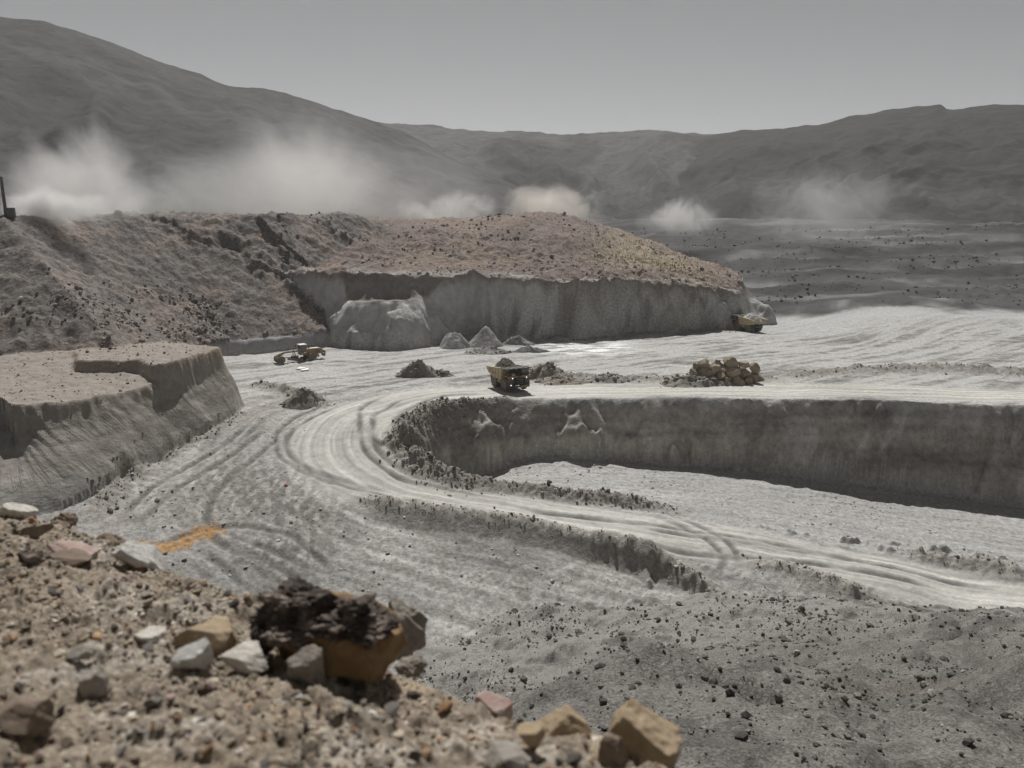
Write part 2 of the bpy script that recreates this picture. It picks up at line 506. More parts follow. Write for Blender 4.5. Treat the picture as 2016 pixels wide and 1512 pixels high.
def terrain(x, y, detail=True):
    """height and masks at plan positions"""
    x = np.asarray(x, dtype=np.float64); y = np.asarray(y, dtype=np.float64)
    M = {}
    wob = fbm(x * 0.11, y * 0.11, 3, 3) * 1.3 if detail else 0 * x
    low = np.clip(TPS_LOW(x, y), -60, -33)
    up = np.clip(TPS_UP(x, y), -42, 12)
    rad = np.hypot(x, y)
    up = up + (-4.0 - up) * sstep(330, 720, rad)
    d, arc, side, _ = poly_dist(x, y, MID_POLY, closed=True)
    sd = np.where(inside(x, y, MID_POLY), d, -d)
    sdm = sd + 0.6 * wob + (0.35 * vnoise(x * 0.5, y * 0.5, 37) if detail else 0)
    tm = np.clip((sdm + 5.6 + 0.9 * np.abs(wob)) / 5.7, 0, 1)
    m = 0.30 * sstep(0, 0.13, tm) + 0.70 * (0.55 * tm + 0.45 * sstep(0, 1, tm))
    h = low * (1 - m) + up * m
    M['mid'] = m
    M['midface'] = m * (1 - m) * 4 * (up - low > 1.5)
    # embankment beside the road
    d, arc, side, V = poly_dist(x, y, EMB, [EMBH, EMBW])
    below = sstep(0, 1, (-side * d) / V[1])
    h = h - V[0] * below * sstep(45, 20, d) * (side < 0)
    M['emb'] = np.where(side < 0, V[0] * np.exp(-((d - 1.2) / 1.6) ** 2), 0)
    # left bench
    d, arc, side, V = poly_dist(x, y, LB, [LBW])
    ins = inside(x, y, LEFT_POLY)
    sdl = np.where(ins, d, -d) + 0.45 * wob
    sdl = sdl + ((0.30 * vnoise(x * 0.3, y * 0.3, 33) + 0.3 * vnoise(x * 0.8, y * 0.8, 34)) * sstep(0.4, 1.0, np.clip(sdl / V[0], 0, 1)) if detail else 0)
    t = np.clip(sdl / V[0], 0, 1)
    tl = t
    prof = t ** 0.9
    prof = prof + 0.04 * np.sin(prof * 6.28)
    topl = T_LEFT(x, y)
    bl = h + (topl - h) * np.clip(prof, 0, 1)
    M['left_s'] = arc
    M['leftface'] = np.where(ins, np.sin(np.clip(t, 0, 1) * math.pi), 0)
    M['left'] = np.where(ins & (sdl > 0), np.clip(t * 4, 0, 1), 0)
    h = np.maximum(h, np.where(ins & (sdl > 0), bl, -1e3))
    # upper step of the bench top, its face scooped out by a digger
    d, arc, side, _ = poly_dist(x, y, UPL, closed=True)
    sdx = np.where(inside(x, y, UPL), d, -d) + 0.25 * wob
    t = sstep(-0.9, 0.25, sdx)
    t = t * sstep(0.72, 0.98, tl)
    h = np.where(M['left'] > 0.5, np.maximum(h, h + (-24.2 - h) * t), h)
    M['step'] = np.where(M['left'] > 0.5, t * (1 - t) * 4, 0)
    # ledge under the talus
    d, arc, side, _ = poly_dist(x, y, LEDGE_POLY, closed=True)
    sdx = np.where(inside(x, y, LEDGE_POLY), d, -d) + 0.4 * wob
    t = sstep(0, 2.6, sdx)
    h = np.maximum(h, np.where(sdx > 0, h + (-31.4 + 0.15 * wob - h) * t, -1e3))
    M['ledge'] = np.where(sdx > 0, t, 0)
    # far bench
    d, arc, side, _ = poly_dist(x, y, FAR_POLY, closed=True)
    sdx = np.where(inside(x, y, FAR_POLY), d, -d) + 1.0 * wob
    t = 0.25 * sstep(0, 0.12, np.clip((sdx + 0.5) / 7.5, 0, 1)) + 0.75 * np.clip((sdx + 0.5) / 7.5, 0, 1)
    h = np.where(sdx > -0.5, np.maximum(h, h + (T_FAR(x, y) + (fbm(x * 0.06, y * 0.06, 3, 35) * 1.1 if detail else 0) - h) * t), h)
    M['far'] = np.where(sdx > -0.5, t, 0)
    M['fardist'] = sdx
    d, arc, side, _ = poly_dist(x, y, SEC_POLY, closed=True)
    sdx = np.where(inside(x, y, SEC_POLY), d, -d) + 1.3 * wob
    t = sstep(-4.5, 1.0, sdx)
    hs = h + (T_SEC(x, y) - h) * t
    h = np.where((sdx > -4.5) & (y < 300), np.maximum(h, hs), h)
    M['sec'] = np.where(sdx > -4.5, t, 0)
    dm = T_DUMP(x, y)
    dm = dm + (fbm(x * 0.045, y * 0.045, 4, 9) * 1.0 if detail else 0)
    isd = (sdx > 0)
    h = np.where(isd, np.maximum(h, np.where(y > 300, dm, smax(dm, h, 0.5))), h)
    M['dump'] = np.where(isd, 1.0, 0)
    # talus slope of the left dump
    d, arc, side, V = poly_dist(x, y, TALUS_TOE, [TALUS_Z])
    ins = inside(x, y, TALUS_POLY)
    tz = V[0] + d * math.tan(math.radians(35.0))
    crest = -0.35 + 0.008 * np.clip(-x - 60, -60, 80) + (0.35 * fbm(x * 0.08, y * 0.08, 3, 31) if detail else 0)
    tz = np.where(ins, -smax(-tz, -crest, 1.5), -1e3)
    M['talus'] = np.where(ins & (tz > h - 0.3), sstep(-0.3, 0.3, tz - h), 0)
    h = np.maximum(h, tz)
    # rubble slope below the viewpoint
    rb = RUB(x, y)
    rb = rb + (fbm(x * 0.12, y * 0.12, 4, 21) * 1.2 + np.maximum(fbm(x * 0.06 + 3, y * 0.06, 2, 23) - 0.2, 0) * 2.0 if detail else 0) * sstep(8, 25, np.hypot(x, y))
    k = rb - h
    near = (np.hypot(x + 10, y) < 105)
    M['rub'] = np.where(near, sstep(-0.5, 0.5, k), 0)
    M['rubc'] = np.where(near, sstep(-1.2, 2.5, k + (1.2 * fbm(x * 0.3, y * 0.3, 3, 22) if detail else 0)), 0)
    h = np.where(near, np.maximum(h, rb), h)
    # ridges and windrows
    for i, (pts, hh, ww) in enumerate(RIDGES):
        d, arc, side, V = poly_dist(x, y, pts, [hh, ww])
        mod = 1 + 0.5 * vnoise(arc * 0.4, arc * 0 + i, 77) if detail else 1
        r = V[0] * mod * np.exp(-(d / V[1]) ** 2)
        h = h + r
        M['ridge'] = np.maximum(M.get('ridge', 0 * x), np.exp(-(d / (V[1] * 1.15)) ** 2) * np.clip(V[0] * 1.4, 0, 1))
        if i == 0:
            M['nose'] = np.exp(-(d / (V[1] * 1.3)) ** 4) * np.clip(V[0], 0, 1)
    return h, M


def hit(px, py, ymin=8.0, ymax=420.0, n=1400):
    """point where the pixel's ray meets the terrain"""
    r = ray(px, py)
    yy = np.exp(np.linspace(math.log(ymin), math.log(ymax), n))
    t = yy / r[1]
    h, _ = terrain(r[0] * t, yy, detail=True)
    k = np.nonzero(r[2] * t < h)[0]
    i = k[0] if len(k) else n - 1
    i0 = max(i - 1, 0)
    return (r[0] * (t[i] + t[i0]) / 2, (yy[i] + yy[i0]) / 2, float(h[i0] + h[i]) / 2)


def ground_z(x, y):
    h, _ = terrain(np.array([x]), np.array([y]))
    return float(h[0]) + float(relief(np.array([x]), np.array([y]), _)[0])


# tyre tracks: polylines in the photograph put onto the ground
TRACKS_PX = [
    [(660, 788), (590, 818), (548, 850), (545, 885), (575, 915), (650, 948), (760, 978), (880, 998)],
    [(680, 796), (605, 828), (568, 860), (568, 892), (605, 922), (680, 950), (780, 974)],
    [(770, 776), (715, 800), (708, 835), (715, 880), (745, 915), (790, 945), (850, 962)],
    [(800, 782), (742, 810), (735, 850), (742, 885), (775, 920), (820, 944)],
    [(960, 775), (870, 782), (800, 800), (765, 830)],
    [(1280, 1018), (1350, 1040), (1400, 1068), (1425, 1105), (1405, 1140)],
    [(1320, 1018), (1390, 1042), (1440, 1075), (1455, 1110), (1440, 1140)],
    [(500, 830), (420, 890), (300, 960), (230, 1030)],
    [(530, 840), (450, 900), (340, 970), (260, 1040)],
    [(560, 850), (490, 910), (420, 980), (410, 1040), (450, 1080), (540, 1110), (640, 1150)],
    [(260, 1080), (340, 1060), (420, 1040), (520, 1040), (600, 1070), (680, 1130)],
    [(430, 1060), (500, 1090), (560, 1115), (610, 1135)],
    [(455, 1050), (520, 1078), (580, 1100), (625, 1122)],
    [(380, 1075), (430, 1110), (480, 1150), (520, 1165)],
    [(350, 1095), (400, 1130), (440, 1155)],
    [(1150, 1040), (1330, 1085), (1600, 1110), (1850, 1165)],
    [(1250, 1040), (1500, 1072), (1800, 1128), (2016, 1170)],
    [(1010, 1000), (1200, 1025), (1500, 1065), (1750, 1115)],
]
TRACKS = []
for tp in TRACKS_PX:
    pts = []
    for px, py in tp:
        r = ray(px, py)
        z = -42.0
        for _ in range(12):
            t = z / r[2]
            lo = float(np.clip(TPS_LOW(r[0] * t, r[1] * t), -60, -33))
            upz = float(np.clip(TPS_UP(r[0] * t, r[1] * t), -42, 0))
            zn = upz if py < 800 else lo
            z = 0.5 * z + 0.5 * zn
        t = z / r[2]
        pts.append((r[0] * t, r[1] * t))
    TRACKS.append(smooth_line(pts, 5))


def track_field(x, y):
    f = np.zeros_like(x)
    e = np.zeros_like(x)
    for i, T in enumerate(TRACKS):
        P = np.array(T)
        lo = P.min(0) - 3; hi = P.max(0) + 3
        m = (x > lo[0]) & (x < hi[0]) & (y > lo[1]) & (y < hi[1])
        if not m.any():
            continue
        d, arc, side, _ = poly_dist(x[m], y[m], T)
        w = 0.55
        L = arc.max() + 1e-6
        fade = sstep(0, 6, arc) * sstep(0, 6, L - arc) * (0.65 + 0.5 * vnoise(arc * 0.25, arc * 0 + i * 3.1, 5))
        f[m] = np.maximum(f[m], np.exp(-(d / w) ** 2) * fade)
        e[m] = np.maximum(e[m], np.exp(-((d - 0.95) / 0.4) ** 2) * fade)
    return f, e


def relief(x, y, M, tf=None):
    """medium and small relief added to the ground"""
    q = 1 - M['mid'] * 0.5
    floor = (1 - np.clip(M['left'] + M['far'] + M['sec'] + M['talus'] + M['rub'] + M['dump'], 0, 1))
    r = floor * (fbm(x * 0.35, y * 0.35, 3, 41) * 0.10 + fbm(x * 0.07, y * 0.07, 2, 43) * 0.25)
    # rough ground left of the road and in the lower pit
    dr, sr, sdr, rwv = poly_dist(x, y, ROAD, [ROAD_WS])
    ur = dr * sdr
    dr = dr - (rwv[0] - ROAD_W)
    offroad = sstep(ROAD_W - 1, ROAD_W + 3, dr) * floor * (y < 145)
    r = r + offroad * ridged(x * 0.5, y * 0.5, 3, 47) * 0.07
    r = r + floor * (y < 150) * fbm(ur * 0.75, sr * 0.03, 3, 48) * 0.11 * sstep(45, 15, dr)
    r = r + offroad * np.maximum(fbm(x * 0.28, y * 0.28, 3, 49) - 0.25, 0) * 1.6 * (x > -28) * (y < 118) * sstep(-5, 30, x)
    wall = np.clip(M['midface'] + M['leftface'] * 0.10 + np.clip(M['far'] * (1 - M['far']) * 4, 0, 1) + np.clip(M['sec'] * (1 - M['sec']) * 4, 0, 1), 0, 1)
    r = r + wall * (fbm(x * 0.4, y * 0.4, 3, 53) * 0.5 + fbm(x * 0.13, y * 0.13, 3, 54) * 1.5)
    r = r + M['nose'] * (ridged(x * 0.7, y * 0.7, 4, 57) * 0.34)
    r = r + M['ridge'] * fbm(x * 0.9, y * 0.9, 3, 59) * 0.28
    r = r + M['talus'] * (fbm(x * 0.25, y * 0.25, 4, 61) * 0.7)
    r = r + M['dump'] * (ridged(x * 0.16, y * 0.16, 4, 63) * 0.6 + fbm(x * 0.05, y * 0.05, 3, 64) * 1.6 * sstep(0, 25, y - 235))
    r = r + M['rub'] * (fbm(x * 0.45, y * 0.45, 4, 65) * 0.32) * sstep(5, 14, np.hypot(x, y))
    r = r + sstep(275, 300, y) * sstep(60, 90, x) * (1 - M['dump']) * (ridged(x * 0.007, y * 0.03, 4, 68) * 2.2 + fbm(x * 0.05, y * 0.05, 3, 69) * 0.8)
    b = np.clip(M['left'] - M['leftface'], 0, 1)
    r = r + b * fbm(x * 0.3, y * 0.3, 4, 67) * 0.25
    if tf is not None:
        r = r - 0.34 * tf[0] + 0.14 * tf[1]
    return r


def polar_grid(az, rr):
    A, R = np.meshgrid(np.radians(az), rr)
    return np.sin(A) * R, np.cos(A) * R


def quads(nr, nc):
    i = np.arange(nr - 1)[:, None] * nc + np.arange(nc - 1)[None]
    return np.stack([i, i + 1, i + nc + 1, i + nc], -1).reshape(-1, 4)


def mixc(c, col, m):
    m = np.clip(m, 0, 1)[:, None]
    return c * (1 - m) + np.array(col)[None] * m


AZ = np.concatenate([np.linspace(-60, -36, 36)[:-1], np.linspace(-36, 36, 720), np.linspace(36, 60, 36)[1:]])
RR = np.concatenate([np.geomspace(5.5, 62, 150)[:-1], np.linspace(62, 118, 150)[:-1], np.linspace(118, 172, 165)[:-1], np.linspace(172, 292, 235)[:-1], np.geomspace(292, 1300, 110)])
GX, GY = polar_grid(AZ, RR)
gx, gy = GX.ravel(), GY.ravel()
gh, GM = terrain(gx, gy)
TF = track_field(gx, gy)
gz = gh + relief(gx, gy, GM, TF)
NR, NC = len(RR), len(AZ)

# ------------------------------------------------------------------ terrain colours (soils, with glints and some darkening painted in)
n_a = fbm(gx * 0.05, gy * 0.05, 4, 101)
n_b = fbm(gx * 0.35, gy * 0.35, 4, 103)
n_c = fbm(gx * 1.1, gy * 1.1, 3, 105)
d_road, s_road, side_road, _rw = poly_dist(gx, gy, ROAD, [ROAD_WS])
d_raw = d_road
d_road = d_road - (_rw[0] - ROAD_W)
u_road = d_raw * side_road
streak = fbm(u_road * 0.85, s_road * 0.022, 4, 107) + 0.5 * fbm(u_road * 2.6, s_road * 0.05, 2, 108)
ca, sa = math.cos(math.radians(35)), math.sin(math.radians(35))
ua, va = gx * ca + gy * sa, -gx * sa + gy * ca
sweep = fbm(ua * 0.03 + 0.02 * n_a, va * 0.33, 4, 109)
cb, sb = math.cos(math.radians(-8)), math.sin(math.radians(-8))
ub, vb = gx * cb + gy * sb, -gx * sb + gy * cb
sweep2 = fbm(ub * 0.04, vb * 0.45, 4, 110)
C = np.tile(np.array((0.36, 0.352, 0.335)), (len(gx), 1))
C = C * (1 + 0.26 * n_a + 0.30 * n_b + 0.16 * n_c)[:, None]
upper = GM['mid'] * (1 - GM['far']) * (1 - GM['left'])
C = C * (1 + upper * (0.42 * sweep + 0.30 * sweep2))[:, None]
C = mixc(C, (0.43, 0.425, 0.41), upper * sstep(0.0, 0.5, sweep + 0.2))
flow = fbm(u_road * 0.6 + 0.4 * n_a, s_road * 0.035, 4, 111)
C = C * (1 + 0.45 * flow * sstep(50, 15, d_road) * (1 - upper))[:, None]
rough_ground = sstep(ROAD_W, ROAD_W + 6, d_road) * (1 - GM['mid']) * (1 - GM['left'])
C = mixc(C, (0.21, 0.20, 0.182), rough_ground * sstep(-0.1, 0.5, n_b + 0.5 * n_c) * 0.7)
C = mixc(C, (0.31, 0.285, 0.25), rough_ground * sstep(0.1, 0.5, n_a) * 0.4 * (gx < -25))
# sun glints on wet mud, painted as near-white ground colour
wx, wy = at_z(1155, 685, -35)
glint_paint = np.exp(-(((gx - wx) / 12) ** 2 + ((gy - wy) / 11) ** 2)) * sstep(-0.15, 0.3, fbm(gx * 0.15, gy * 0.5, 3, 113))
glint_paint = np.clip(glint_paint * 1.6, 0, 1)
C = mixc(C, (0.84, 0.84, 0.83), glint_paint)
# the haul road, packed and pale
roadm = sstep(ROAD_W + 2.0, ROAD_W - 2.0, d_road + 1.2 * n_b)
rc = np.array((0.475, 0.462, 0.43))[None] * (1 + 0.32 * streak + 0.08 * n_a)[:, None]
C = C * (1 - roadm[:, None]) + rc * roadm[:, None]
# the pale arm of the pit floor under the wall, right
lowr = (1 - GM['mid']) * sstep(-16, -6, gx) * sstep(105, 112, gy + 0.1 * gx) * (1 - roadm)
C = mixc(C, (0.40, 0.395, 0.385), lowr * 0.65)
# tracks: churned damp soil
C = mixc(C, (0.15, 0.145, 0.135), np.clip(TF[0] * 1.35, 0, 0.92))
C = mixc(C, (0.5, 0.49, 0.465), TF[1] * 0.4)
# walls
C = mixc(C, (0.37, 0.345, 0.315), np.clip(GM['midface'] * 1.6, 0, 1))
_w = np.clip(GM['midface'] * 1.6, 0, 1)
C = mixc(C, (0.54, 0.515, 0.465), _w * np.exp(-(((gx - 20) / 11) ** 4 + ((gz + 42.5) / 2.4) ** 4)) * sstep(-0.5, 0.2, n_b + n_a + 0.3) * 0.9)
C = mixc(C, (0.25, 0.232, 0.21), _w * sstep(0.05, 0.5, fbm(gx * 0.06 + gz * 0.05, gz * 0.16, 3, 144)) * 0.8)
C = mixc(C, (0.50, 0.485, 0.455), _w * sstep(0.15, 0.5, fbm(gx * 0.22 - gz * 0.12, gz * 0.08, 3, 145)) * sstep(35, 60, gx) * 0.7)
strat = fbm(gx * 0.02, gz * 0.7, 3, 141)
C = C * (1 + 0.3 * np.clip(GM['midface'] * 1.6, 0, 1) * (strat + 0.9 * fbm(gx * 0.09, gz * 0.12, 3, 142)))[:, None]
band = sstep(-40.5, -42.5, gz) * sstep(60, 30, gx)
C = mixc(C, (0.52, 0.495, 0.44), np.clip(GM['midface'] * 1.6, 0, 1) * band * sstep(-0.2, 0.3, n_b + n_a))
C = mixc(C, (0.25, 0.23, 0.205), np.clip(GM['nose'] + 0.6 * np.clip(GM['emb'], 0, 1), 0, 1) * 0.9)
C = mixc(C, (0.26, 0.24, 0.21), np.clip(GM['ridge'], 0, 1) * (1 - GM['nose']) * 0.75)
C = mixc(C, (0.275, 0.253, 0.225), GM['left'])
C = C * (1 + 0.3 * GM['leftface'] * fbm(gx * 0.05, gz * 0.55, 3, 146) + 0.25 * GM['leftface'] * fbm(GM['left_s'] * 0.15, gz * 0.3, 3, 147))[:, None]
topmask = np.clip(GM['left'] - 1.2 * GM['leftface'], 0, 1)
C = mixc(C, (0.30, 0.265, 0.232), topmask * (0.8 + 0.3 * n_b))
C = mixc(C, (0.30, 0.23, 0.17), GM['step'] * sstep(-25.6, -24.8, gz))
C = mixc(C, (0.30, 0.225, 0.165), topmask * sstep(0.1, 0.6, n_a + 0.3 * n_b) * 0.4)
C = mixc(C, (0.36, 0.36, 0.36), GM['ledge'])
C = mixc(C, (0.50, 0.495, 0.485), GM['far'])
C = mixc(C, (0.31, 0.255, 0.23), GM['far'] * sstep(-19.8, -18.3, gz + 0.6 * n_a + 0.02 * gx))
C = mixc(C, (0.57, 0.55, 0.51), GM['far'] * sstep(-0.05, 0.25, n_a + 0.5 * n_b) * sstep(-28, -24, gz) * 0.5)
C = mixc(C, (0.21, 0.19, 0.175), sstep(0.93, 0.995, GM['far']) * (1 - GM['dump']) * 0.85)  # bench top darkened in the colour to look shaded
# red waste dump
C = mixc(C, (0.20, 0.158, 0.142), GM['dump'])
C = mixc(C, (0.25, 0.20, 0.16), GM['dump'] * sstep(-0.2, 0.4, fbm(gx * 0.03, gy * 0.03, 3, 121) + 0.4 * n_b) * 0.75)
C = mixc(C, (0.17, 0.14, 0.132), GM['dump'] * sstep(0.15, 0.5, fbm(gx * 0.08, gy * 0.05, 3, 123)) * 0.7)
bench = GM['dump'] * sstep(5, 1, np.abs(poly_dist(gx, gy, sec_xy)[0] - 3.0))
C = mixc(C, (0.34, 0.325, 0.30), bench * sstep(-0.3, 0.3, n_a + 0.3) * 0.8)
gxm = at_y(1290, 520, 285)
C = mixc(C, (0.37, 0.32, 0.23), GM['dump'] * np.exp(-(((gx - gxm[0]) / 22) ** 2 + ((gy - 285) / 26) ** 2)) * 0.7)
hx = at_y(880, 438, 334)
C = mixc(C, (0.62, 0.61, 0.6), GM['dump'] * np.exp(-(((gx - hx[0]) / 9) ** 4 + ((gy - 334) / 3.0) ** 2)))
# talus
C = mixc(C, (0.185, 0.166, 0.152), GM['talus'])
C = mixc(C, (0.235, 0.195, 0.17), GM['talus'] * sstep(-0.1, 0.4, fbm(gx * 0.06, gy * 0.06, 3, 131)) * 0.8)
C = mixc(C, (0.135, 0.125, 0.12), GM['talus'] * sstep(0.1, 0.4, fbm(gx * 0.09, gy * 0.05, 3, 133)) * 0.7)
# ground to the right behind the pit
bg = np.maximum(sstep(262, 292, gy + 0.08 * (gx - 100) + 14 * n_a) * sstep(84, 96, gx), sstep(300, 320, gy) * sstep(40, 70, gx)) * (1 - GM['dump'])
C = mixc(C, (0.065, 0.064, 0.063), bg)
C = mixc(C, (0.15, 0.148, 0.145), bg * sstep(0.25, 0.45, fbm(gx * 0.012 + gy * 0.02, gy * 0.03, 4, 138)) * 0.8)
C = C * (1 + bg * 0.6 * fbm(gx * 0.008, gy * 0.06, 3, 137))[:, None]
far_right = sstep(330, 300, gy) * sstep(225, 262, gy) * sstep(70, 88, gx) * (1 - bg) * (1 - GM['far'])
C = mixc(C, (0.42, 0.418, 0.41), far_right * 0.8)
# rubble slope, with corner vignetting put into its colour
C = mixc(C, (0.165, 0.157, 0.144), GM['rubc'])
C = mixc(C, (0.245, 0.236, 0.22), GM['rubc'] * sstep(45, 80, gy + 8 * n_a))
C = mixc(C, (0.10, 0.096, 0.088), GM['rubc'] * sstep(0.0, 0.6, n_b + 0.6 * n_a + 0.5 * n_c + 0.016 * (gx - 8) - 0.01 * (gy - 30)) * 0.8)  # painted vignette: colour darkens to the right and towards the viewpoint
C = mixc(C, (0.19, 0.165, 0.13), GM['rubc'] * sstep(0.2, 0.6, n_a) * sstep(40, 15, gy) * 0.4)
for _px, _py, _z, _rx, _ry in ((520, 965, -40.5, 7, 9), (550, 1095, -44, 8, 5), (430, 945, -39.5, 4, 6), (600, 1010, -42, 6, 5)):
    _x, _y = at_z(_px, _py, _z)
    _m = np.exp(-(((gx - _x) / _rx) ** 2 + ((gy - _y) / _ry) ** 2)) * sstep(-0.35, 0.2, fbm(gx * 0.9, gy * 0.35, 4, 143))
    C = mixc(C, (0.15, 0.145, 0.135), _m * 0.85)
# ochre spill on the floor
oc = smooth_line([at_z(*p) for p in ((255, 1072, -42), (310, 1068, -42), (345, 1064, -42), (380, 1050, -42), (420, 1042, -42))], 4)
od = poly_dist(gx, gy, oc)[0]
C = mixc(C, (0.40, 0.225, 0.085), np.exp(-((od + 0.9 * n_c + 0.6 * n_b) / 1.5) ** 4) * (1 - GM['rub']) * 0.9)
C = np.clip(C, 0.02, 0.84)

# region of each quad -> one object per piece of ground
Q = quads(NR, NC)
REG = np.zeros(len(gx), dtype=np.int32)                     # 0 pit floor
REG[roadm > 0.5] = 1
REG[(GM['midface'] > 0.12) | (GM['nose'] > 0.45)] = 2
REG[GM['left'] > 0.2] = 3
REG[(GM['far'] > 0.15) | (GM['ledge'] > 0.2)] = 4
REG[GM['dump'] > 0.5] = 5
REG[(GM['talus'] > 0.5)] = 6
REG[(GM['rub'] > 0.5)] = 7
REG[(bg > 0.5)] = 8
qreg = REG[Q[:, 0]]

V3 = np.stack([gx, gy, gz], 1)
P00, P10, P01 = V3.reshape(NR, NC, 3), None, None
du = np.gradient(P00, axis=1).reshape(-1, 3)
dv = np.gradient(P00, axis=0).reshape(-1, 3)
VN = np.cross(du, dv)
VN /= np.linalg.norm(VN, axis=1, keepdims=True)
VN[VN[:, 2] < 0] *= -1

mat_floor = soil_mat('pit_floor_soil', fine=1.6, var=0.42, bump=0.24, bump_scale=1.3, bump2=0.09)
mat_road = soil_mat('haul_road_soil', fine=1.2, var=0.16, bump=0.14, bump_scale=1.0, bump2=0.03)
mat_wall = soil_mat('cut_face_soil', fine=0.9, var=0.32, bump=0.7, bump_scale=0.6, bump2=0.12)
mat_left = soil_mat('bench_soil', fine=0.9, var=0.2, bump=0.32, bump_scale=0.9, teeth=True, bump2=0.05)
mat_far = soil_mat('far_bench_soil', fine=0.45, var=0.22, bump=0.6, bump_scale=0.5)
mat_dump = soil_mat('waste_dump_soil', fine=0.6, var=0.32, bump=0.7, bump_scale=0.6, grit=0.25)
mat_talus = soil_mat('talus_soil', fine=0.7, var=0.3, bump=0.6, bump_scale=0.8, grit=0.3)
mat_rub = soil_mat('rubble_soil', fine=7.5, var=0.45, bump=0.13, bump_scale=3.5, grit=0.35, bump2=0.03)
mat_bg = soil_mat('far_ground_soil', fine=0.15, var=0.25, bump=0.6, bump_scale=0.2)
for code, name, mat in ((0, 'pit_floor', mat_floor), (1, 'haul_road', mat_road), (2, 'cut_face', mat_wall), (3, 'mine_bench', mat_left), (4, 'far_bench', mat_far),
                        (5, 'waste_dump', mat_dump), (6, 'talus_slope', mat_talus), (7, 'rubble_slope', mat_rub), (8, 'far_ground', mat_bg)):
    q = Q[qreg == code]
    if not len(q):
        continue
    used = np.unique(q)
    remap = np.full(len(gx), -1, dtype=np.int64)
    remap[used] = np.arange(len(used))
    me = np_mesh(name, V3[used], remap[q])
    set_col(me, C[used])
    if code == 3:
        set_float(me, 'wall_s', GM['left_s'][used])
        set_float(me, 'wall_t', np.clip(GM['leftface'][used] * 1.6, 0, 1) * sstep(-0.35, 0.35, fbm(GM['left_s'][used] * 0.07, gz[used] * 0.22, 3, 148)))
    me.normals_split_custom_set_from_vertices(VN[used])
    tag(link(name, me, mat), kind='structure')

# ------------------------------------------------------------------ hills behind
def hill(name, sky, R, r0, seed, col_fn, rough=1.0, base_z=-6.0, nr=150, nc=330, mat=None):
    """a ridge whose crest stands at distance R along the given skyline (photo pixels)"""
    pts = []
    for px, py in sky:
        r = ray(px, py)
        pts.append((math.degrees(math.atan2(r[0], r[1])), r[2] / math.hypot(r[0], r[1])))
    a_ = np.array([p[0] for p in pts]); e_ = np.array([p[1] for p in pts])
    az = np.linspace(a_.min(), a_.max(), nc)
    rr = np.concatenate([np.linspace(r0, R, nr), np.linspace(R, R * 1.25, 25)[1:]])
    A, RRr = np.meshgrid(az, rr)
    x = np.sin(np.radians(A)) * RRr; y = np.cos(np.radians(A)) * RRr
    t = (RRr - r0) / (R - r0)
    e1 = np.interp(az, a_, e_)
    kk = np.ones(41) / 41
    e2 = np.convolve(np.pad(e1, 20, mode='edge'), kk, mode='valid')
    f_ = sstep(0.86, 1.0, t)
    elev = e2[None] * (1 - f_) + e1[None] * f_
    top = elev * R
    prof = np.where(t <= 1, np.clip(t, 0, 1) ** 1.35, 1 - (t - 1) * 1.2)
    z = base_z + (top - base_z) * prof
    warp = fbm(x / (R * 0.3), y / (R * 0.3), 3, seed + 2)
    skew = A / 9.0 + 1.6 * (RRr / R)
    n = 0.9 * ridged(skew + 0.5 * warp, RRr / (R * 0.7) + warp * 0.4, 2, seed) + 0.28 * ridged(A / 3.1 - 1.5 * RRr / R + 0.9 * warp, RRr / (R * 0.35) + warp, 3, seed + 1)
    amp = rough * R * 0.0085 * np.clip(t * (1.03 - t) * 4, 0, 1)
    z = z + n * amp + warp * amp * 0.8
    z = z + fbm(x / (R * 0.022), y / (R * 0.022), 4, seed + 5) * R * 0.0011 * rough
    me = np_mesh(name, np.stack([x.ravel(), y.ravel(), z.ravel()], 1), quads(len(rr), nc))
    c = col_fn(x.ravel(), y.ravel(), z.ravel(), n.ravel(), t.ravel())
    set_col(me, c)
    o = link(name, me, mat)
    return tag(o, kind='structure')


mat_hill = soil_mat('hill_soil', fine=0.04, var=0.45, bump=5.0, bump_scale=0.035, grit=0.15)


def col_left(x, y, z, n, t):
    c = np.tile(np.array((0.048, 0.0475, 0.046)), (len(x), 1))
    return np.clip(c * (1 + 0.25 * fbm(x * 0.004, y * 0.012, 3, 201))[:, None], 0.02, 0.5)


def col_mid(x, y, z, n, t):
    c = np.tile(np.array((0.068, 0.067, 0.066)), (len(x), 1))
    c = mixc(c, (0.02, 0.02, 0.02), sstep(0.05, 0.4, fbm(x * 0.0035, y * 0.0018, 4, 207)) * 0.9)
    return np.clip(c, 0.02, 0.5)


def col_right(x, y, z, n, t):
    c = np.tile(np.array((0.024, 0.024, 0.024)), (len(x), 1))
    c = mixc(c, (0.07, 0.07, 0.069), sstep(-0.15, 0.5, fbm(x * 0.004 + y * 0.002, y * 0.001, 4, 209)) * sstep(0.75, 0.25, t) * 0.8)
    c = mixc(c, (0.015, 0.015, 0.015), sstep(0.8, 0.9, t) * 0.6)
    return np.clip(c, 0.02, 0.5)


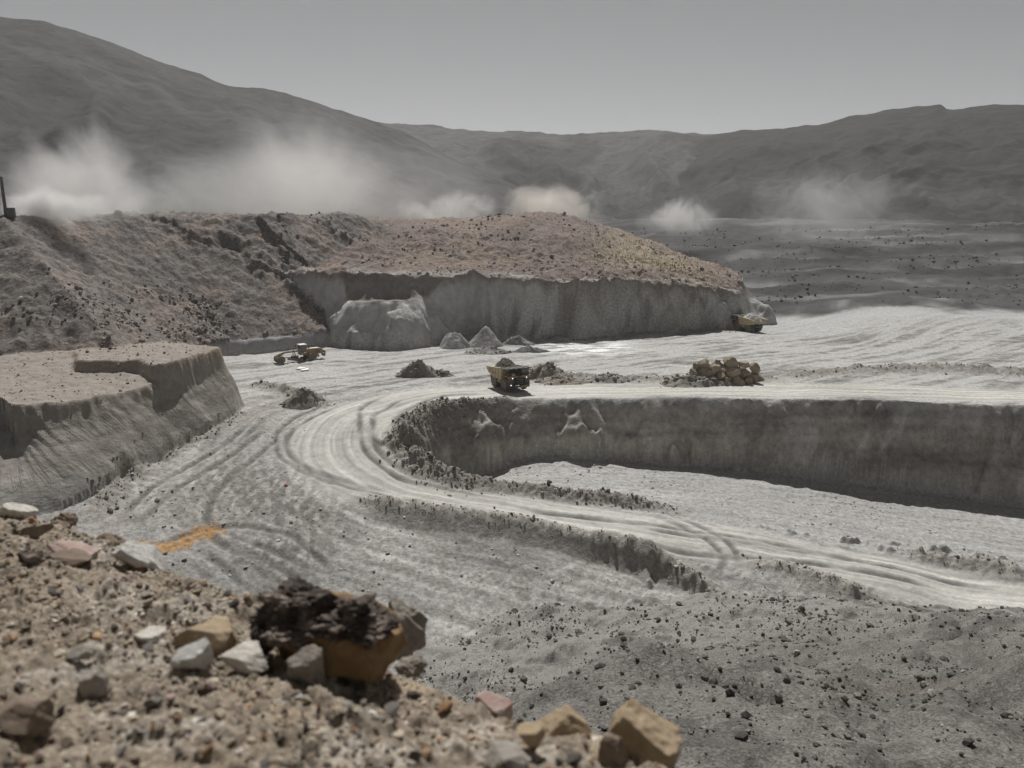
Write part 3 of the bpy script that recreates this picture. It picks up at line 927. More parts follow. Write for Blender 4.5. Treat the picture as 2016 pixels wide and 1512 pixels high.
hill('hill', [(-900, -40), (-400, 0), (0, 34), (80, 42), (150, 62), (220, 84), (310, 120), (400, 150), (450, 170), (540, 180), (600, 195), (680, 220), (740, 240), (800, 262), (880, 310), (980, 350), (1080, 390), (1200, 425), (1300, 450)],
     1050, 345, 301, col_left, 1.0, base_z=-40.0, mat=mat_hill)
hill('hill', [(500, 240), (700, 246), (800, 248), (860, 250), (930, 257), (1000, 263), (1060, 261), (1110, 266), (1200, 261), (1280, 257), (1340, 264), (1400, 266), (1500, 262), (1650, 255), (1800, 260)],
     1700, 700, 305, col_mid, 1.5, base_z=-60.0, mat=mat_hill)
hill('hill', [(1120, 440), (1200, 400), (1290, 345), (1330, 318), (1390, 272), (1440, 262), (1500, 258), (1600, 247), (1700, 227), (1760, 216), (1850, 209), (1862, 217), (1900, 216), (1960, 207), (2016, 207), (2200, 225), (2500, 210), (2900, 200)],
     1400, 460, 309, col_right, 1.2, base_z=-45.0, mat=mat_hill)

# ------------------------------------------------------------------ the near mound under the viewpoint
CREST = [(-700, 900, 8.0), (-200, 955, 6.8), (0, 998, 6.0), (150, 1047, 5.6), (300, 1114, 5.15), (480, 1172, 4.7), (640, 1245, 4.2), (800, 1335, 3.8), (900, 1378, 3.55),
         (960, 1408, 3.4), (1050, 1428, 3.28), (1180, 1450, 3.12), (1340, 1520, 2.9), (1500, 1610, 2.6), (1750, 1760, 2.2), (2200, 2050, 1.7)]
crest_xyz = [at_y(*p) for p in CREST]
near_pts = list(crest_xyz) + [at_y(*p) for p in ((0, 1512, 2.15), (500, 1512, 2.25), (1000, 1512, 2.45), (1250, 1512, 2.72), (300, 1300, 3.25), (620, 1400, 2.85), (100, 1200, 3.9), (0, 1700, 1.6), (800, 1700, 1.7),
                                                 (880, 1430, 3.05), (450, 1300, 3.4))]
T_NEAR = TPS([(p[0] * 20, p[1] * 20, p[2]) for p in near_pts])
crest_smooth = smooth_line([(p[0], p[1]) for p in crest_xyz], 5)


def mound(x, y):
    z = T_NEAR(x * 20, y * 20)
    d, arc, side, _ = poly_dist(x, y, crest_smooth)
    out = side > 0
    wob = fbm(x * 2.2, y * 2.2, 4, 401)
    dd = np.where(out, d, 0)
    dc = np.minimum(dd, 1.1)
    zc = z
    if np.any(out):
        # beyond the crest: leave the spline and fall away steeply
        pass
    fall = np.where(out, (0.15 * dd + 1.55 * dd), 0)
    base = np.where(out & (dd > 0.6), np.nan, zc)
    zz = np.where(out, z - fall, z)
    inner = sstep(0.0, 0.5, np.where(out, 0, d))
    zz = zz + wob * 0.045 * (0.4 + 0.6 * inner)
    zz = zz + fbm(x * 7, y * 7, 4, 403) * 0.026 + fbm(x * 16, y * 16, 3, 405) * 0.016
    # shallow gullies and clods
    zz = zz + np.maximum(fbm(x * 4.2, y * 4.2, 2, 407) - 0.25, 0) * 0.07 - np.maximum(-0.35 - fbm(x * 3.4, y * 3.4, 2, 409), 0) * 0.09
    return zz, d, out, wob


nx_az = np.concatenate([np.linspace(-62, -37, 25)[:-1], np.linspace(-37, 16, 480), np.linspace(16, 55, 25)[1:]])
nx_r = np.concatenate([np.geomspace(1.0, 1.9, 20)[:-1], np.linspace(1.9, 6.6, 300)[:-1], np.linspace(6.6, 8.6, 30)])
MX, MY = polar_grid(nx_az, nx_r)
mx, my = MX.ravel(), MY.ravel()
mz, md, mout, mw = mound(mx, my)
floor_z = RUB(mx, my) - 0.4
mz = np.maximum(mz, floor_z)
mn1 = fbm(mx * 1.3, my * 1.3, 4, 411)
mn2 = fbm(mx * 6, my * 6, 4, 413)
mn3 = fbm(mx * 22, my * 22, 3, 415)
MC = np.tile(np.array((0.265, 0.222, 0.172)), (len(mx), 1)) * (1 + 0.18 * mn1 + 0.25 * mn2)[:, None]
MC = mixc(MC, (0.24, 0.19, 0.15), sstep(0.15, 0.6, mn2 + 0.4 * mn3) * 0.7)
MC = mixc(MC, (0.46, 0.35, 0.22), sstep(0.25, 0.6, mn1) * 0.45 * (mx > -1.2))
MC = mixc(MC, (0.47, 0.43, 0.37), sstep(0.15, 0.5, -mn1 + 0.4 * mn2) * 0.5)
MC = np.clip(MC, 0.03, 0.7)
me = np_mesh('rocky_mound', np.stack([mx, my, mz], 1), quads(len(nx_r), len(nx_az)))
set_col(me, MC)
mat_mound = soil_mat('mound_soil', fine=26.0, var=0.42, bump=0.022, bump_scale=20.0, grit=0.3, bump2=0.006)
tag(link('rocky_mound', me, mat_mound), kind='structure')


def near_hit(px, py):
    r = ray(px, py)
    yy = np.linspace(1.5, 8.5, 900)
    t = yy / r[1]
    z, _, _, _ = mound(r[0] * t, yy)
    k = np.nonzero(r[2] * t < z)[0]
    i = k[0] if len(k) else 899
    return np.array((r[0] * t[i], yy[i], z[i]))


# ------------------------------------------------------------------ rocks
def ico(sub):
    bm = bmesh.new()
    bmesh.ops.create_icosphere(bm, subdivisions=sub, radius=1.0)
    v = np.array([x.co[:] for x in bm.verts])
    f = np.array([[q.index for q in p.verts] for p in bm.faces])
    bm.free()
    return v, f


ICO1, ICO2, ICO3, ICO4, ICO5, ICO6 = ico(1), ico(2), ico(3), ico(4), ico(5), ico(6)


def rock_verts(base, rng, cuts=9, lo=0.5, hi=0.88, noise=0.06, flat=0.0):
    v = base[0].copy()
    if flat:
        v[:, 2] = np.clip(v[:, 2], -flat, flat)
    for _ in range(cuts):
        n = rng.normal(size=3); n /= np.linalg.norm(n)
        d = rng.uniform(lo, hi)
        v -= np.outer(np.maximum(0, v @ n - d), n)
    if noise:
        s = rng.uniform(0, 50)
        k = fbm(v[:, 0] * 2 + s + v[:, 2] * 1.3, v[:, 1] * 2 - s + v[:, 2] * 0.7, 3, int(s * 7))
        v *= (1 + noise * k)[:, None]
    return v


def rock_mesh(name, base, rng, **k):
    me = np_mesh(name, rock_verts(base, rng, **k), base[1], smooth=False)
    return me


def scatter(name, pts, sizes, mats, rng, flat=0.65, variants=8, base=None, label=None, parent=None, kind='stuff', sink=0.25, cols=None):
    """many small stones joined into one mesh"""
    base = base or ICO1
    var = [rock_verts(base, rng, cuts=7, noise=0.04) for _ in range(variants)]
    n = len(pts)
    nv, nf = len(base[0]), len(base[1])
    pts = np.asarray(pts); sizes = np.asarray(sizes)
    which = rng.integers(0, variants, n)
    ang = rng.uniform(0, 2 * math.pi, n)
    sx = sizes * rng.uniform(0.75, 1.35, n); sy = sizes * rng.uniform(0.75, 1.25, n); sz = sizes * rng.uniform(flat * 0.6, flat * 1.4, n)
    tilt = rng.normal(0, 0.3, n)
    V = np.stack(var)[which]
    V = V * np.stack([sx, sy, sz], 1)[:, None, :]
    ct, st = np.cos(tilt)[:, None], np.sin(tilt)[:, None]
    x, y, z = V[..., 0], V[..., 1], V[..., 2]
    x, z = x * ct - z * st, x * st + z * ct
    c, s = np.cos(ang)[:, None], np.sin(ang)[:, None]
    V = np.stack([x * c - y * s, x * s + y * c, z], -1) + pts[:, None, :]
    V[..., 2] += (sz * (1 - 2 * sink))[:, None]
    F = base[1][None] + (np.arange(n) * nv)[:, None, None]
    me = np_mesh(name, V.reshape(-1, 3), F.reshape(-1, 3), smooth=False)
    cc = np.repeat(cols, nv, axis=0)
    set_col(me, cc)
    o = link(name, me, mats, parent)
    return tag(o, label=label, kind=kind)


mat_grit = soil_mat('loose_stone', fine=6.0, var=0.3, bump=0.02, bump_scale=8.0)
mat_grit_far = soil_mat('loose_stone_far', fine=2.0, var=0.25, bump=0.05, bump_scale=3.0)


def stone_cols(n, rng, palette, w, jitter=0.2):
    p = np.array(palette)[rng.choice(len(palette), n, p=np.array(w) / sum(w))]
    return np.clip(p * (1 + rng.normal(0, jitter, n))[:, None], 0.02, 0.8)


def on_terrain(xy):
    x, y = xy[:, 0], xy[:, 1]
    h, M = terrain(x, y)
    return h + relief(x, y, M), M


def sample_pts(n, xr, yr, rng):
    return np.stack([rng.uniform(*xr, n), rng.uniform(*yr, n)], 1)


# stones on the near mound
rng = np.random.default_rng(5)
p = sample_pts(60000, (-5.2, 1.4), (1.7, 6.6), rng)
z, d, out, w = mound(p[:, 0], p[:, 1])
vis = (~out | (d < 0.12)) & (np.abs(p[:, 0]) < p[:, 1] * 0.75 + 0.3)
cl = fbm(p[:, 0] * 2.5, p[:, 1] * 2.5, 3, 421)
vis &= rng.uniform(0, 1, len(p)) < 0.35 + 0.5 * cl
p, z = p[vis][:15000], z[vis][:15000]
sz = np.clip(0.0085 * np.exp(rng.normal(0, 0.6, len(p))), 0.004, 0.032)
tan = [(0.36, 0.31, 0.24), (0.26, 0.215, 0.165), (0.13, 0.112, 0.095), (0.50, 0.46, 0.40), (0.32, 0.22, 0.14), (0.29, 0.22, 0.195)]
scatter('gravel', np.column_stack([p, z]), sz, mat_grit, rng, label='loose gravel strewn over the tan mound in the foreground', cols=stone_cols(len(p), rng, tan, [5, 4, 2, 2, 1.5, 1]))

# rubble on the slope below
rng = np.random.default_rng(6)
p = sample_pts(90000, (-12, 75), (9, 92), rng)
keep = rng.uniform(0, 1, len(p)) < np.clip(40.0 / (p[:, 1] + 1) * (0.55 + 0.9 * fbm(p[:, 0] * 0.12, p[:, 1] * 0.12, 3, 425)), 0.05, 1) * 0.55
keep &= np.abs(p[:, 0]) < p[:, 1] * 0.72 + 3
p = p[keep]
z, M = on_terrain(p)
k = M['rub'] > 0.6
p, z = p[k][:15000], z[k][:15000]
sz = np.clip(0.034 * np.exp(rng.normal(0, 0.62, len(p))) * (0.6 + p[:, 1] / 45), 0.025, 0.5)
gry = [(0.15, 0.143, 0.13), (0.11, 0.104, 0.096), (0.07, 0.066, 0.06), (0.30, 0.29, 0.27), (0.16, 0.13, 0.105)]
scatter('rubble', np.column_stack([p, z]), sz, mat_grit, rng, label='grey rubble lying on the slope below the mound', cols=stone_cols(len(p), rng, gry, [5, 4, 3, 0.7, 1]), flat=0.8)

# stones on the rough pit floor, left and centre
rng = np.random.default_rng(8)
p = sample_pts(24000, (-62, 75), (72, 150), rng)
z, M = on_terrain(p)
dr = poly_dist(p[:, 0], p[:, 1], ROAD)[0]
cl = fbm(p[:, 0] * 0.10, p[:, 1] * 0.10, 3, 431)
k = (M['rub'] < 0.3) & (M['left'] < 0.1) & (M['mid'] < 0.1) & (dr > ROAD_W + 1) & (rng.uniform(0, 1, len(p)) < 0.18 + 0.55 * cl + 0.5 * M['ridge'])
p, z = p[k][:2600], z[k][:2600]
sz = np.clip(0.085 * np.exp(rng.normal(0, 0.55, len(p))), 0.045, 0.4)
scatter('rubble', np.column_stack([p, z]), sz, mat_grit_far, rng, label='small broken rock littering the rough pit floor left of the road', cols=stone_cols(len(p), rng, [(0.36, 0.345, 0.315), (0.27, 0.255, 0.235), (0.50, 0.49, 0.46)], [5, 4, 2]), flat=0.55)

# clods along the ridges, the nose of the bench and the windrows
rng = np.random.default_rng(9)
P_, Z_ = [], []
allp, allz, alls = [], [], []
for i, (pts, hh, ww) in enumerate(RIDGES):
    L = np.array(pts)
    seg = np.linalg.norm(np.diff(L, axis=0), axis=1)
    n = int(seg.sum() * (30 if i == 0 else 10))
    t = rng.uniform(0, seg.sum(), n)
    cum = np.concatenate([[0], np.cumsum(seg)])
    j = np.clip(np.searchsorted(cum, t) - 1, 0, len(seg) - 1)
    f = (t - cum[j]) / seg[j]
    q = L[j] + (L[j + 1] - L[j]) * f[:, None] + rng.normal(0, 1, (n, 2)) * np.array(ww)[j][:, None] * 0.75
    if i == 0:
        q = q[(q[:, 0] < -6) | (rng.uniform(0, 1, len(q)) < 0.3)]; n = len(q)
    hz, _ = on_terrain(q)
    allp.append(q); allz.append(hz)
    alls.append(np.clip((0.12 if i == 0 else 0.075) * np.exp(rng.normal(0, 0.6, n)), 0.05, 0.5))
p = np.concatenate(allp); z = np.concatenate(allz); sz = np.concatenate(alls)
scatter('clods', np.column_stack([p, z]), sz, mat_grit_far, rng, label='clods of earth along the berms and windrows of the haul road', cols=stone_cols(len(p), rng, [(0.23, 0.208, 0.182), (0.17, 0.155, 0.138), (0.31, 0.285, 0.25)], [5, 4, 2]), flat=0.85)

# rocks of the talus slope
rng = np.random.default_rng(10)
p = sample_pts(30000, (-130, -42), (138, 212), rng)
z, M = on_terrain(p)
cl = fbm(p[:, 0] * 0.07, p[:, 1] * 0.07, 3, 441)
low_w = sstep(-4, -24, z)
k = (M['talus'] > 0.8) & (rng.uniform(0, 1, len(p)) < (0.10 + 0.45 * low_w) * (0.5 + cl) * sstep(-105, -75, p[:, 0]))
p, z = p[k][:4200], z[k][:4200]
sz = np.clip(0.22 * np.exp(rng.normal(0, 0.5, len(p))), 0.1, 0.9)
scatter('talus_rocks', np.column_stack([p, z]), sz, mat_grit_far, rng, label='broken rocks strewn down the dark talus slope', cols=stone_cols(len(p), rng, [(0.22, 0.195, 0.175), (0.15, 0.135, 0.125), (0.36, 0.33, 0.30)], [5, 4, 2]), flat=0.8)

rng = np.random.default_rng(21)
p = sample_pts(6000, (-130, -50), (100, 200), rng)
z, M = on_terrain(p)
k = (M['left'] > 0.9) & (M['leftface'] < 0.4) & (M['talus'] < 0.3)
p, z = p[k][:900], z[k][:900]
scatter('bench_stones', np.column_stack([p, z]), np.clip(0.10 * np.exp(rng.normal(0, 0.5, len(p))), 0.05, 0.4), mat_grit_far, rng, label='small stones strewn over the top of the left bench', cols=stone_cols(len(p), rng, [(0.28, 0.245, 0.21), (0.16, 0.14, 0.125), (0.40, 0.37, 0.33)], [5, 4, 2]), flat=0.8)

# rocks and tussocks on the red dump
rng = np.random.default_rng(12)
p = sample_pts(16000, (-75, 90), (215, 330), rng)
z, M = on_terrain(p)
g1 = np.exp(-(((p[:, 0] - gxm[0]) / 24) ** 2 + ((p[:, 1] - 285) / 28) ** 2))
k = (M['dump'] > 0.5) & (rng.uniform(0, 1, len(p)) < 0.15 + 0.3 * fbm(p[:, 0] * 0.05, p[:, 1] * 0.05, 3, 443))
pr, zr = p[k][:1700], z[k][:1700]
scatter('dump_rocks', np.column_stack([pr, zr]), np.clip(0.26 * np.exp(rng.normal(0, 0.5, len(pr))), 0.12, 0.9), mat_grit_far, rng, label='scattered rocks on the reddish waste dump', cols=stone_cols(len(pr), rng, [(0.25, 0.20, 0.18), (0.17, 0.14, 0.13), (0.38, 0.34, 0.31)], [5, 4, 2]), flat=0.8)
k = (M['dump'] > 0.5) & (rng.uniform(0, 1, len(p)) < 0.9 * g1)
pt, zt = p[k][:1500], z[k][:1500]


def tussocks(name, pts, rng):
    """small bunches of dry straw: a few bent blades each"""
    n = len(pts); nb = 7
    V = np.zeros((n, nb, 3, 3)); 
    a = rng.uniform(0, 2 * math.pi, (n, nb)); s = rng.uniform(0.45, 0.95, (n, nb)) * 0.9
    lean = rng.uniform(0.1, 0.6, (n, nb))
    w = 0.10 * s
    V[:, :, 0] = np.stack([np.cos(a + 1.57) * w, np.sin(a + 1.57) * w, 0 * a], -1)
    V[:, :, 1] = np.stack([-np.cos(a + 1.57) * w, -np.sin(a + 1.57) * w, 0 * a], -1)
    V[:, :, 2] = np.stack([np.cos(a) * lean * s, np.sin(a) * lean * s, s], -1)
    V += pts[:, None, None, :]
    F = np.arange(n * nb * 3).reshape(-1, 3)
    me = np_mesh(name, V.reshape(-1, 3), F, smooth=False)
    set_col(me, np.repeat(stone_cols(n, rng, [(0.42, 0.36, 0.22), (0.34, 0.28, 0.17)], [2, 1]), nb * 3, axis=0))
    return tag(link(name, me, mat_grit_far), label='dry straw tussocks growing on the right of the red dump', kind='stuff')


tussocks('dry_grass', np.column_stack([pt, zt]), rng)

rng = np.random.default_rng(23)
p = sample_pts(5200, (60, 330), (285, 520), rng)
z, M = on_terrain(p)
k = (M['dump'] < 0.2) & (M['far'] < 0.2) & (rng.uniform(0, 1, len(p)) < 0.35 + 0.8 * fbm(p[:, 0] * 0.02, p[:, 1] * 0.03, 3, 445))
p, z = p[k][:1700], z[k][:1700]
scatter('scrub', np.column_stack([p, z]), np.clip(0.38 * np.exp(rng.normal(0, 0.5, len(p))), 0.2, 1.1), mat_grit_far, rng, label='dark low scrub and rock dotted over the ground right of the pit', cols=stone_cols(len(p), rng, [(0.075, 0.075, 0.068), (0.11, 0.108, 0.1), (0.2, 0.195, 0.185)], [4, 3, 2]), flat=0.7)

# individual loose stones on the near mound ------------------------------------------------
STONE_MATS = [rock_mat('tan_stone', (0.27, 0.22, 0.165), (0.48, 0.41, 0.32), 30, 0.006),
              rock_mat('grey_stone', (0.22, 0.20, 0.18), (0.36, 0.335, 0.305), 30, 0.006),
              rock_mat('dark_stone', (0.08, 0.07, 0.062), (0.19, 0.165, 0.145), 30, 0.006),
              rock_mat('pale_stone', (0.40, 0.385, 0.355), (0.54, 0.52, 0.49), 30, 0.005),
              rock_mat('rusty_stone', (0.24, 0.13, 0.07), (0.40, 0.24, 0.14), 30, 0.006)]
rng = np.random.default_rng(14)
VAR = {}
for mi in range(5):
    for v in range(4):
        me = rock_mesh('stone', ICO2, rng, cuts=13, lo=0.32, hi=0.75, noise=0.08)
        me.materials.append(STONE_MATS[mi])
        VAR[mi, v] = me
STONE_LABEL = {0: ('loose tan stone, fist sized or smaller, lying on the foreground mound', 'tan stones on the foreground mound'),
               1: ('loose grey stone, fist sized or smaller, lying on the foreground mound', 'grey stones on the foreground mound'),
               2: ('loose dark brown stone, fist sized or smaller, lying on the foreground mound', 'dark stones on the foreground mound'),
               3: ('loose whitish stone, fist sized or smaller, lying on the foreground mound', 'whitish stones on the foreground mound'),
               4: ('loose rust coloured stone, fist sized or smaller, lying on the foreground mound', 'rust coloured stones on the foreground mound')}
cnt = 0
while cnt < 250:
    px, py = rng.uniform(-20, 1330), rng.uniform(1000, 1530)
    cy = np.interp(px, [c[0] for c in CREST], [c[1] for c in CREST]) + 8
    if py < cy or (470 < px < 800 and 1140 < py < 1350):
        continue
    q = near_hit(px, min(py, 1530))
    s = float(np.clip(0.0185 * math.exp(rng.normal(0, 0.45)), 0.011, 0.045)) * (0.75 + 0.1 * q[1])
    mi = int(rng.choice(5, p=[0.44, 0.15, 0.28, 0.05, 0.08]))
    o = link('stone', VAR[mi, int(rng.integers(4))])
    fl = rng.uniform(0.45, 0.8)
    o.scale = (s * rng.uniform(0.9, 1.5), s * rng.uniform(0.8, 1.2), s * fl)
    o.rotation_euler = (rng.normal(0, 0.35), rng.normal(0, 0.35), rng.uniform(0, 6.28))
    o.location = (q[0], q[1], q[2] + s * fl * 0.35)
    tag(o, STONE_LABEL[mi][0], 'stone', STONE_LABEL[mi][1])
    cnt += 1


# the larger rocks of the mound, each with its own shape
def big_rock(name, label, cat, px, py, wpx, hpx, mat, seed, dscale=0.8, cuts=11, tilt=(0, 0), rz=None, lo=0.5, hi=0.85, noise=0.07, base=ICO5, lift=0.32, smooth=False, flat=0.0, dist=None):
    """px,py: where its foot stands in the photo; wpx,hpx: its size there"""
    q = near_hit(px, py) if dist is None else np.array(at_y(px, py, dist))
    D = q[1] * cP - q[2] * sP
    w = wpx / FPX * D; h = hpx / FPX * D
    rg = np.random.default_rng(seed)
    v = rock_verts(base, rg, cuts=cuts, lo=lo, hi=hi, noise=noise, flat=flat)
    sd_ = seed * 1.7
    v *= (1 + 0.035 * fbm(v[:, 0] * 5 + sd_ + v[:, 2] * 3, v[:, 1] * 5 + v[:, 2] * 4, 4, seed) + 0.02 * ridged(v[:, 0] * 3 + v[:, 2] * 5, v[:, 1] * 3 - v[:, 2] * 4 + sd_, 3, seed + 1))[:, None]
    v /= np.abs(v).max(0)
    me = np_mesh(name, v * np.array((w / 2, w / 2 * dscale, h / 2)), base[1], smooth=True)
    o = link(name, me, mat)
    o.location = (q[0], q[1] + w / 2 * dscale * 0.6, q[2] + h * lift)
    o.rotation_euler = (tilt[0], tilt[1], rg.uniform(-0.4, 0.4) if rz is None else rz)
    return tag(o, label, cat)


m_white = rock_mat('chalk_rock', (0.42, 0.405, 0.37), (0.66, 0.65, 0.62), 14, 0.02, rnd=0.02)
m_pink = rock_mat('pink_rock', (0.34, 0.20, 0.17), (0.46, 0.40, 0.365), 9, 0.014, rnd=0.02)
m_pale = rock_mat('pale_rock', (0.27, 0.24, 0.205), (0.43, 0.40, 0.355), 16, 0.014, rnd=0.04)
m_cream = rock_mat('cream_rock', (0.46, 0.42, 0.36), (0.70, 0.67, 0.61), 14, 0.014, rnd=0.04)
m_greyr = rock_mat('grey_rock', (0.17, 0.15, 0.125), (0.31, 0.28, 0.24), 18, 0.012, rnd=0.04)
m_ochre = rock_mat('ochre_rock', (0.15, 0.09, 0.04), (0.30, 0.205, 0.115), 6, 0.02, c3=(0.215, 0.135, 0.065), rnd=0.02)
m_tanr = rock_mat('tan_rock', (0.27, 0.20, 0.125), (0.46, 0.37, 0.255), 7, 0.014, rnd=0.04)
m_brown = rock_mat('brown_rock', (0.15, 0.115, 0.085), (0.27, 0.215, 0.165), 10, 0.012, rnd=0.04)
m_crust = rock_mat('dark_crust', (0.035, 0.028, 0.024), (0.40, 0.33, 0.27), 7, 0.03, c3=(0.10, 0.08, 0.068), rnd=0.02)

A = dict(lo=0.42, hi=0.8, cuts=15, noise=0.07)
SL = dict(lo=0.55, hi=0.85, cuts=12, noise=0.05, flat=0.45)
big_rock('rock_slab', 'white chalky slab on the crest of the mound below the ochre spill', 'rock', 262, 1118, 138, 44, m_white, 31, 0.55, tilt=(0.05, 0.50), **SL)
big_rock('rock_slab', 'flat pink and white slab left of the white chalky slab', 'rock', 140, 1106, 112, 22, m_pink, 32, 0.6, tilt=(0.05, 0.36), **SL)
big_rock('rock_slab', 'thin brown slab lying in front of the flat pink slab', 'rock', 130, 1112, 96, 15, m_brown, 33, 0.6, tilt=(0.05, 0.15), **SL)
big_rock('rock_slab', 'whitish slab at the far left end of the mound crest', 'rock', 34, 1022, 78, 22, m_cream, 34, 0.5, tilt=(0.05, 0.28), **SL)
big_rock('rock', 'rough grey brown lump behind the crest at the left', 'rock', 112, 1042, 66, 50, m_brown, 35, 0.9, noise=0.25, dist=6.2, lift=0.2)
big_rock('rock', 'olive brown rock under the upper end of the white chalky slab', 'rock', 196, 1082, 76, 36, m_brown, 36, 0.8, noise=0.2, dist=5.6, lift=0.2)
big_rock('rock', 'dark brown rock below the whitish slab at the far left', 'rock', 66, 1062, 62, 32, m_brown, 37, 0.8, **A)
big_rock('rock', 'black stone left of the thin brown slab', 'rock', 55, 1112, 66, 28, m_crust, 38, 0.8, **A)
big_rock('rock_slab', 'broad whitish stone left of the cream white stone and the ochre boulder', 'rock', 372, 1322, 100, 50, m_white, 39, 0.7, tilt=(0.25, -0.4), **SL)
big_rock('rock_slab', 'cream white stone just left of the foot of the big ochre boulder', 'rock', 472, 1322, 112, 38, m_cream, 40, 0.7, tilt=(0.2, 0.1), **SL)
big_rock('rock', 'upright rounded grey stone in front of the big ochre boulder', 'rock', 604, 1346, 84, 80, m_greyr, 41, 0.8, noise=0.1, lo=0.6, hi=0.9)
big_rock('rock_slab', 'pale angular stone lowest left in the foreground', 'rock', 172, 1372, 74, 52, m_pale, 42, 0.8, tilt=(0.3, -0.3), **SL)
big_rock('rock', 'small bluish grey stone above the pale angular stone at left', 'rock', 150, 1306, 62, 34, m_pale, 43, 0.8, **A)
big_rock('rock', 'tan stone with a flat top above and left of the cream white stone', 'rock', 410, 1286, 140, 56, m_tanr, 44, 0.6, **SL)
big_rock('rock_slab', 'cream stone with shadowed front far left of the tan flat topped stone', 'rock', 285, 1268, 72, 24, m_cream, 45, 0.7, **SL)
big_rock('rock_slab', 'pinkish flat stone on the crest right of centre', 'rock', 975, 1412, 90, 24, m_pink, 46, 0.7, tilt=(0.15, 0.33), **SL)
big_rock('rock', 'small red brown stone right of the pinkish flat stone', 'rock', 1026, 1408, 28, 26, STONE_MATS[4], 47, 0.9, **A)
big_rock('boulder', 'tan boulder with a peaked top just left of the square tan boulder', 'boulder', 1110, 1500, 132, 128, m_tanr, 148, 0.9, tilt=(0.1, -0.2), dist=3.0, lift=0.45, **A)
big_rock('rock', 'wedge of tan rock leaning on the left of the peaked tan boulder', 'rock', 1050, 1486, 76, 66, m_tanr, 49, 0.8, tilt=(0, 0.4), **A)
big_rock('boulder', 'square tan boulder with a flat sloping top, last at the right of the mound', 'boulder', 1262, 1545, 158, 130, m_tanr, 150, 0.9, tilt=(0.15, 0.42), dist=2.85, lift=0.42, lo=0.6, hi=0.85, cuts=7, noise=0.05, flat=0.5)
big_rock('rock', 'brown rock leaning on the left side of the square tan boulder', 'rock', 1210, 1530, 66, 100, m_brown, 51, 0.9, tilt=(0.0, -0.1), dist=2.75, **A)
big_rock('boulder', 'crumbling grey soil block behind the big ochre boulder', 'boulder', 792, 1318, 100, 136, m_greyr, 52, 0.9, noise=0.14, lo=0.55, hi=0.85, rz=0.2, dist=4.4, lift=0.5)
big_rock('rock', 'low grey crumbled lump right of the big ochre boulder foot', 'rock', 806, 1340, 66, 46, m_greyr, 53, 0.9, noise=0.25, dist=4.1, lift=0.4)
big_rock('rock', 'olive brown rock in the lower left corner', 'rock', 22, 1456, 130, 70, m_brown, 54, 0.8, **A)
big_rock('rock_slab', 'grey flat rock low at the centre of the foreground', 'rock', 1000, 1520, 100, 34, m_pale, 55, 0.8, **SL)

# the big two-tone boulder
q = near_hit(640, 1335)
D = q[1] * cP - q[2] * sP
U = D / FPX                                              # metres per photo pixel at that distance
rg = np.random.default_rng(77)
t = empty('boulder', (q[0], q[1] + 0.22, q[2] - 0.02))
tag(t, 'big ochre boulder under a dark crusted top on the mound', 'boulder')
v = ICO5[0].copy()
for n_, d_ in (((0.1, -1, 0.12), 0.62), ((0.9, -0.35, 0.1), 0.78), ((-0.1, 0, 1), 0.6), ((0.5, -0.1, 0.85), 0.72), ((-1, -0.3, 0), 0.8), ((0.6, 0, -0.8), 0.8), ((0, 0, -1), 0.75), ((0.75, -0.6, 0.35), 0.74), ((-0.5, -0.8, -0.3), 0.72), ((0.1, -0.75, -0.65), 0.72), ((0, 1, 0), 0.7)):
    n_ = np.array(n_) / np.linalg.norm(n_)
    v -= np.outer(np.maximum(0, v @ n_ - d_), n_)
v /= np.abs(v).max(0)
k_ = fbm(v[:, 0] * 1.6 + 3, v[:, 1] * 1.6 + v[:, 2] * 1.3, 4, 451)
v *= (1 + 0.05 * k_)[:, None]
v = v * np.array((138 * U, 100 * U, 57 * U))
v += 0.004 * fbm(v[:, 0] * 14, v[:, 1] * 14 + v[:, 2] * 11, 4, 452)[:, None]
tilt = Matrix.Rotation(0.20, 3, 'Y')
v = v @ np.array(tilt).T + np.array((6 * U, 0, 40 * U))
link('ochre_body', np_mesh('ochre_body', v, ICO5[1]), m_ochre, t)


def crust_lump(c, r, seed, rough):
    v = ICO6[0].copy()
    for n_ in np.random.default_rng(seed).normal(size=(10, 3)):
        n_ = n_ / np.linalg.norm(n_)
        v -= np.outer(np.maximum(0, v @ n_ - 0.72), n_)
    n = fbm(v[:, 0] * 2.2 + seed, v[:, 1] * 2.2 + v[:, 2] * 1.9, 5, seed, gain=0.62)
    n2 = ridged(v[:, 0] * 3 + v[:, 2] * 2, v[:, 1] * 3 - v[:, 2] * 3, 3, seed + 3)
    n3 = fbm(v[:, 0] * 9 + v[:, 2] * 7, v[:, 1] * 9 - v[:, 2] * 6 + seed, 4, seed + 7)
    v = v * (1 + rough * 0.9 * n + rough * 0.16 * n2 + 0.06 * n3)[:, None]
    return v * np.array(r) + np.array(c)


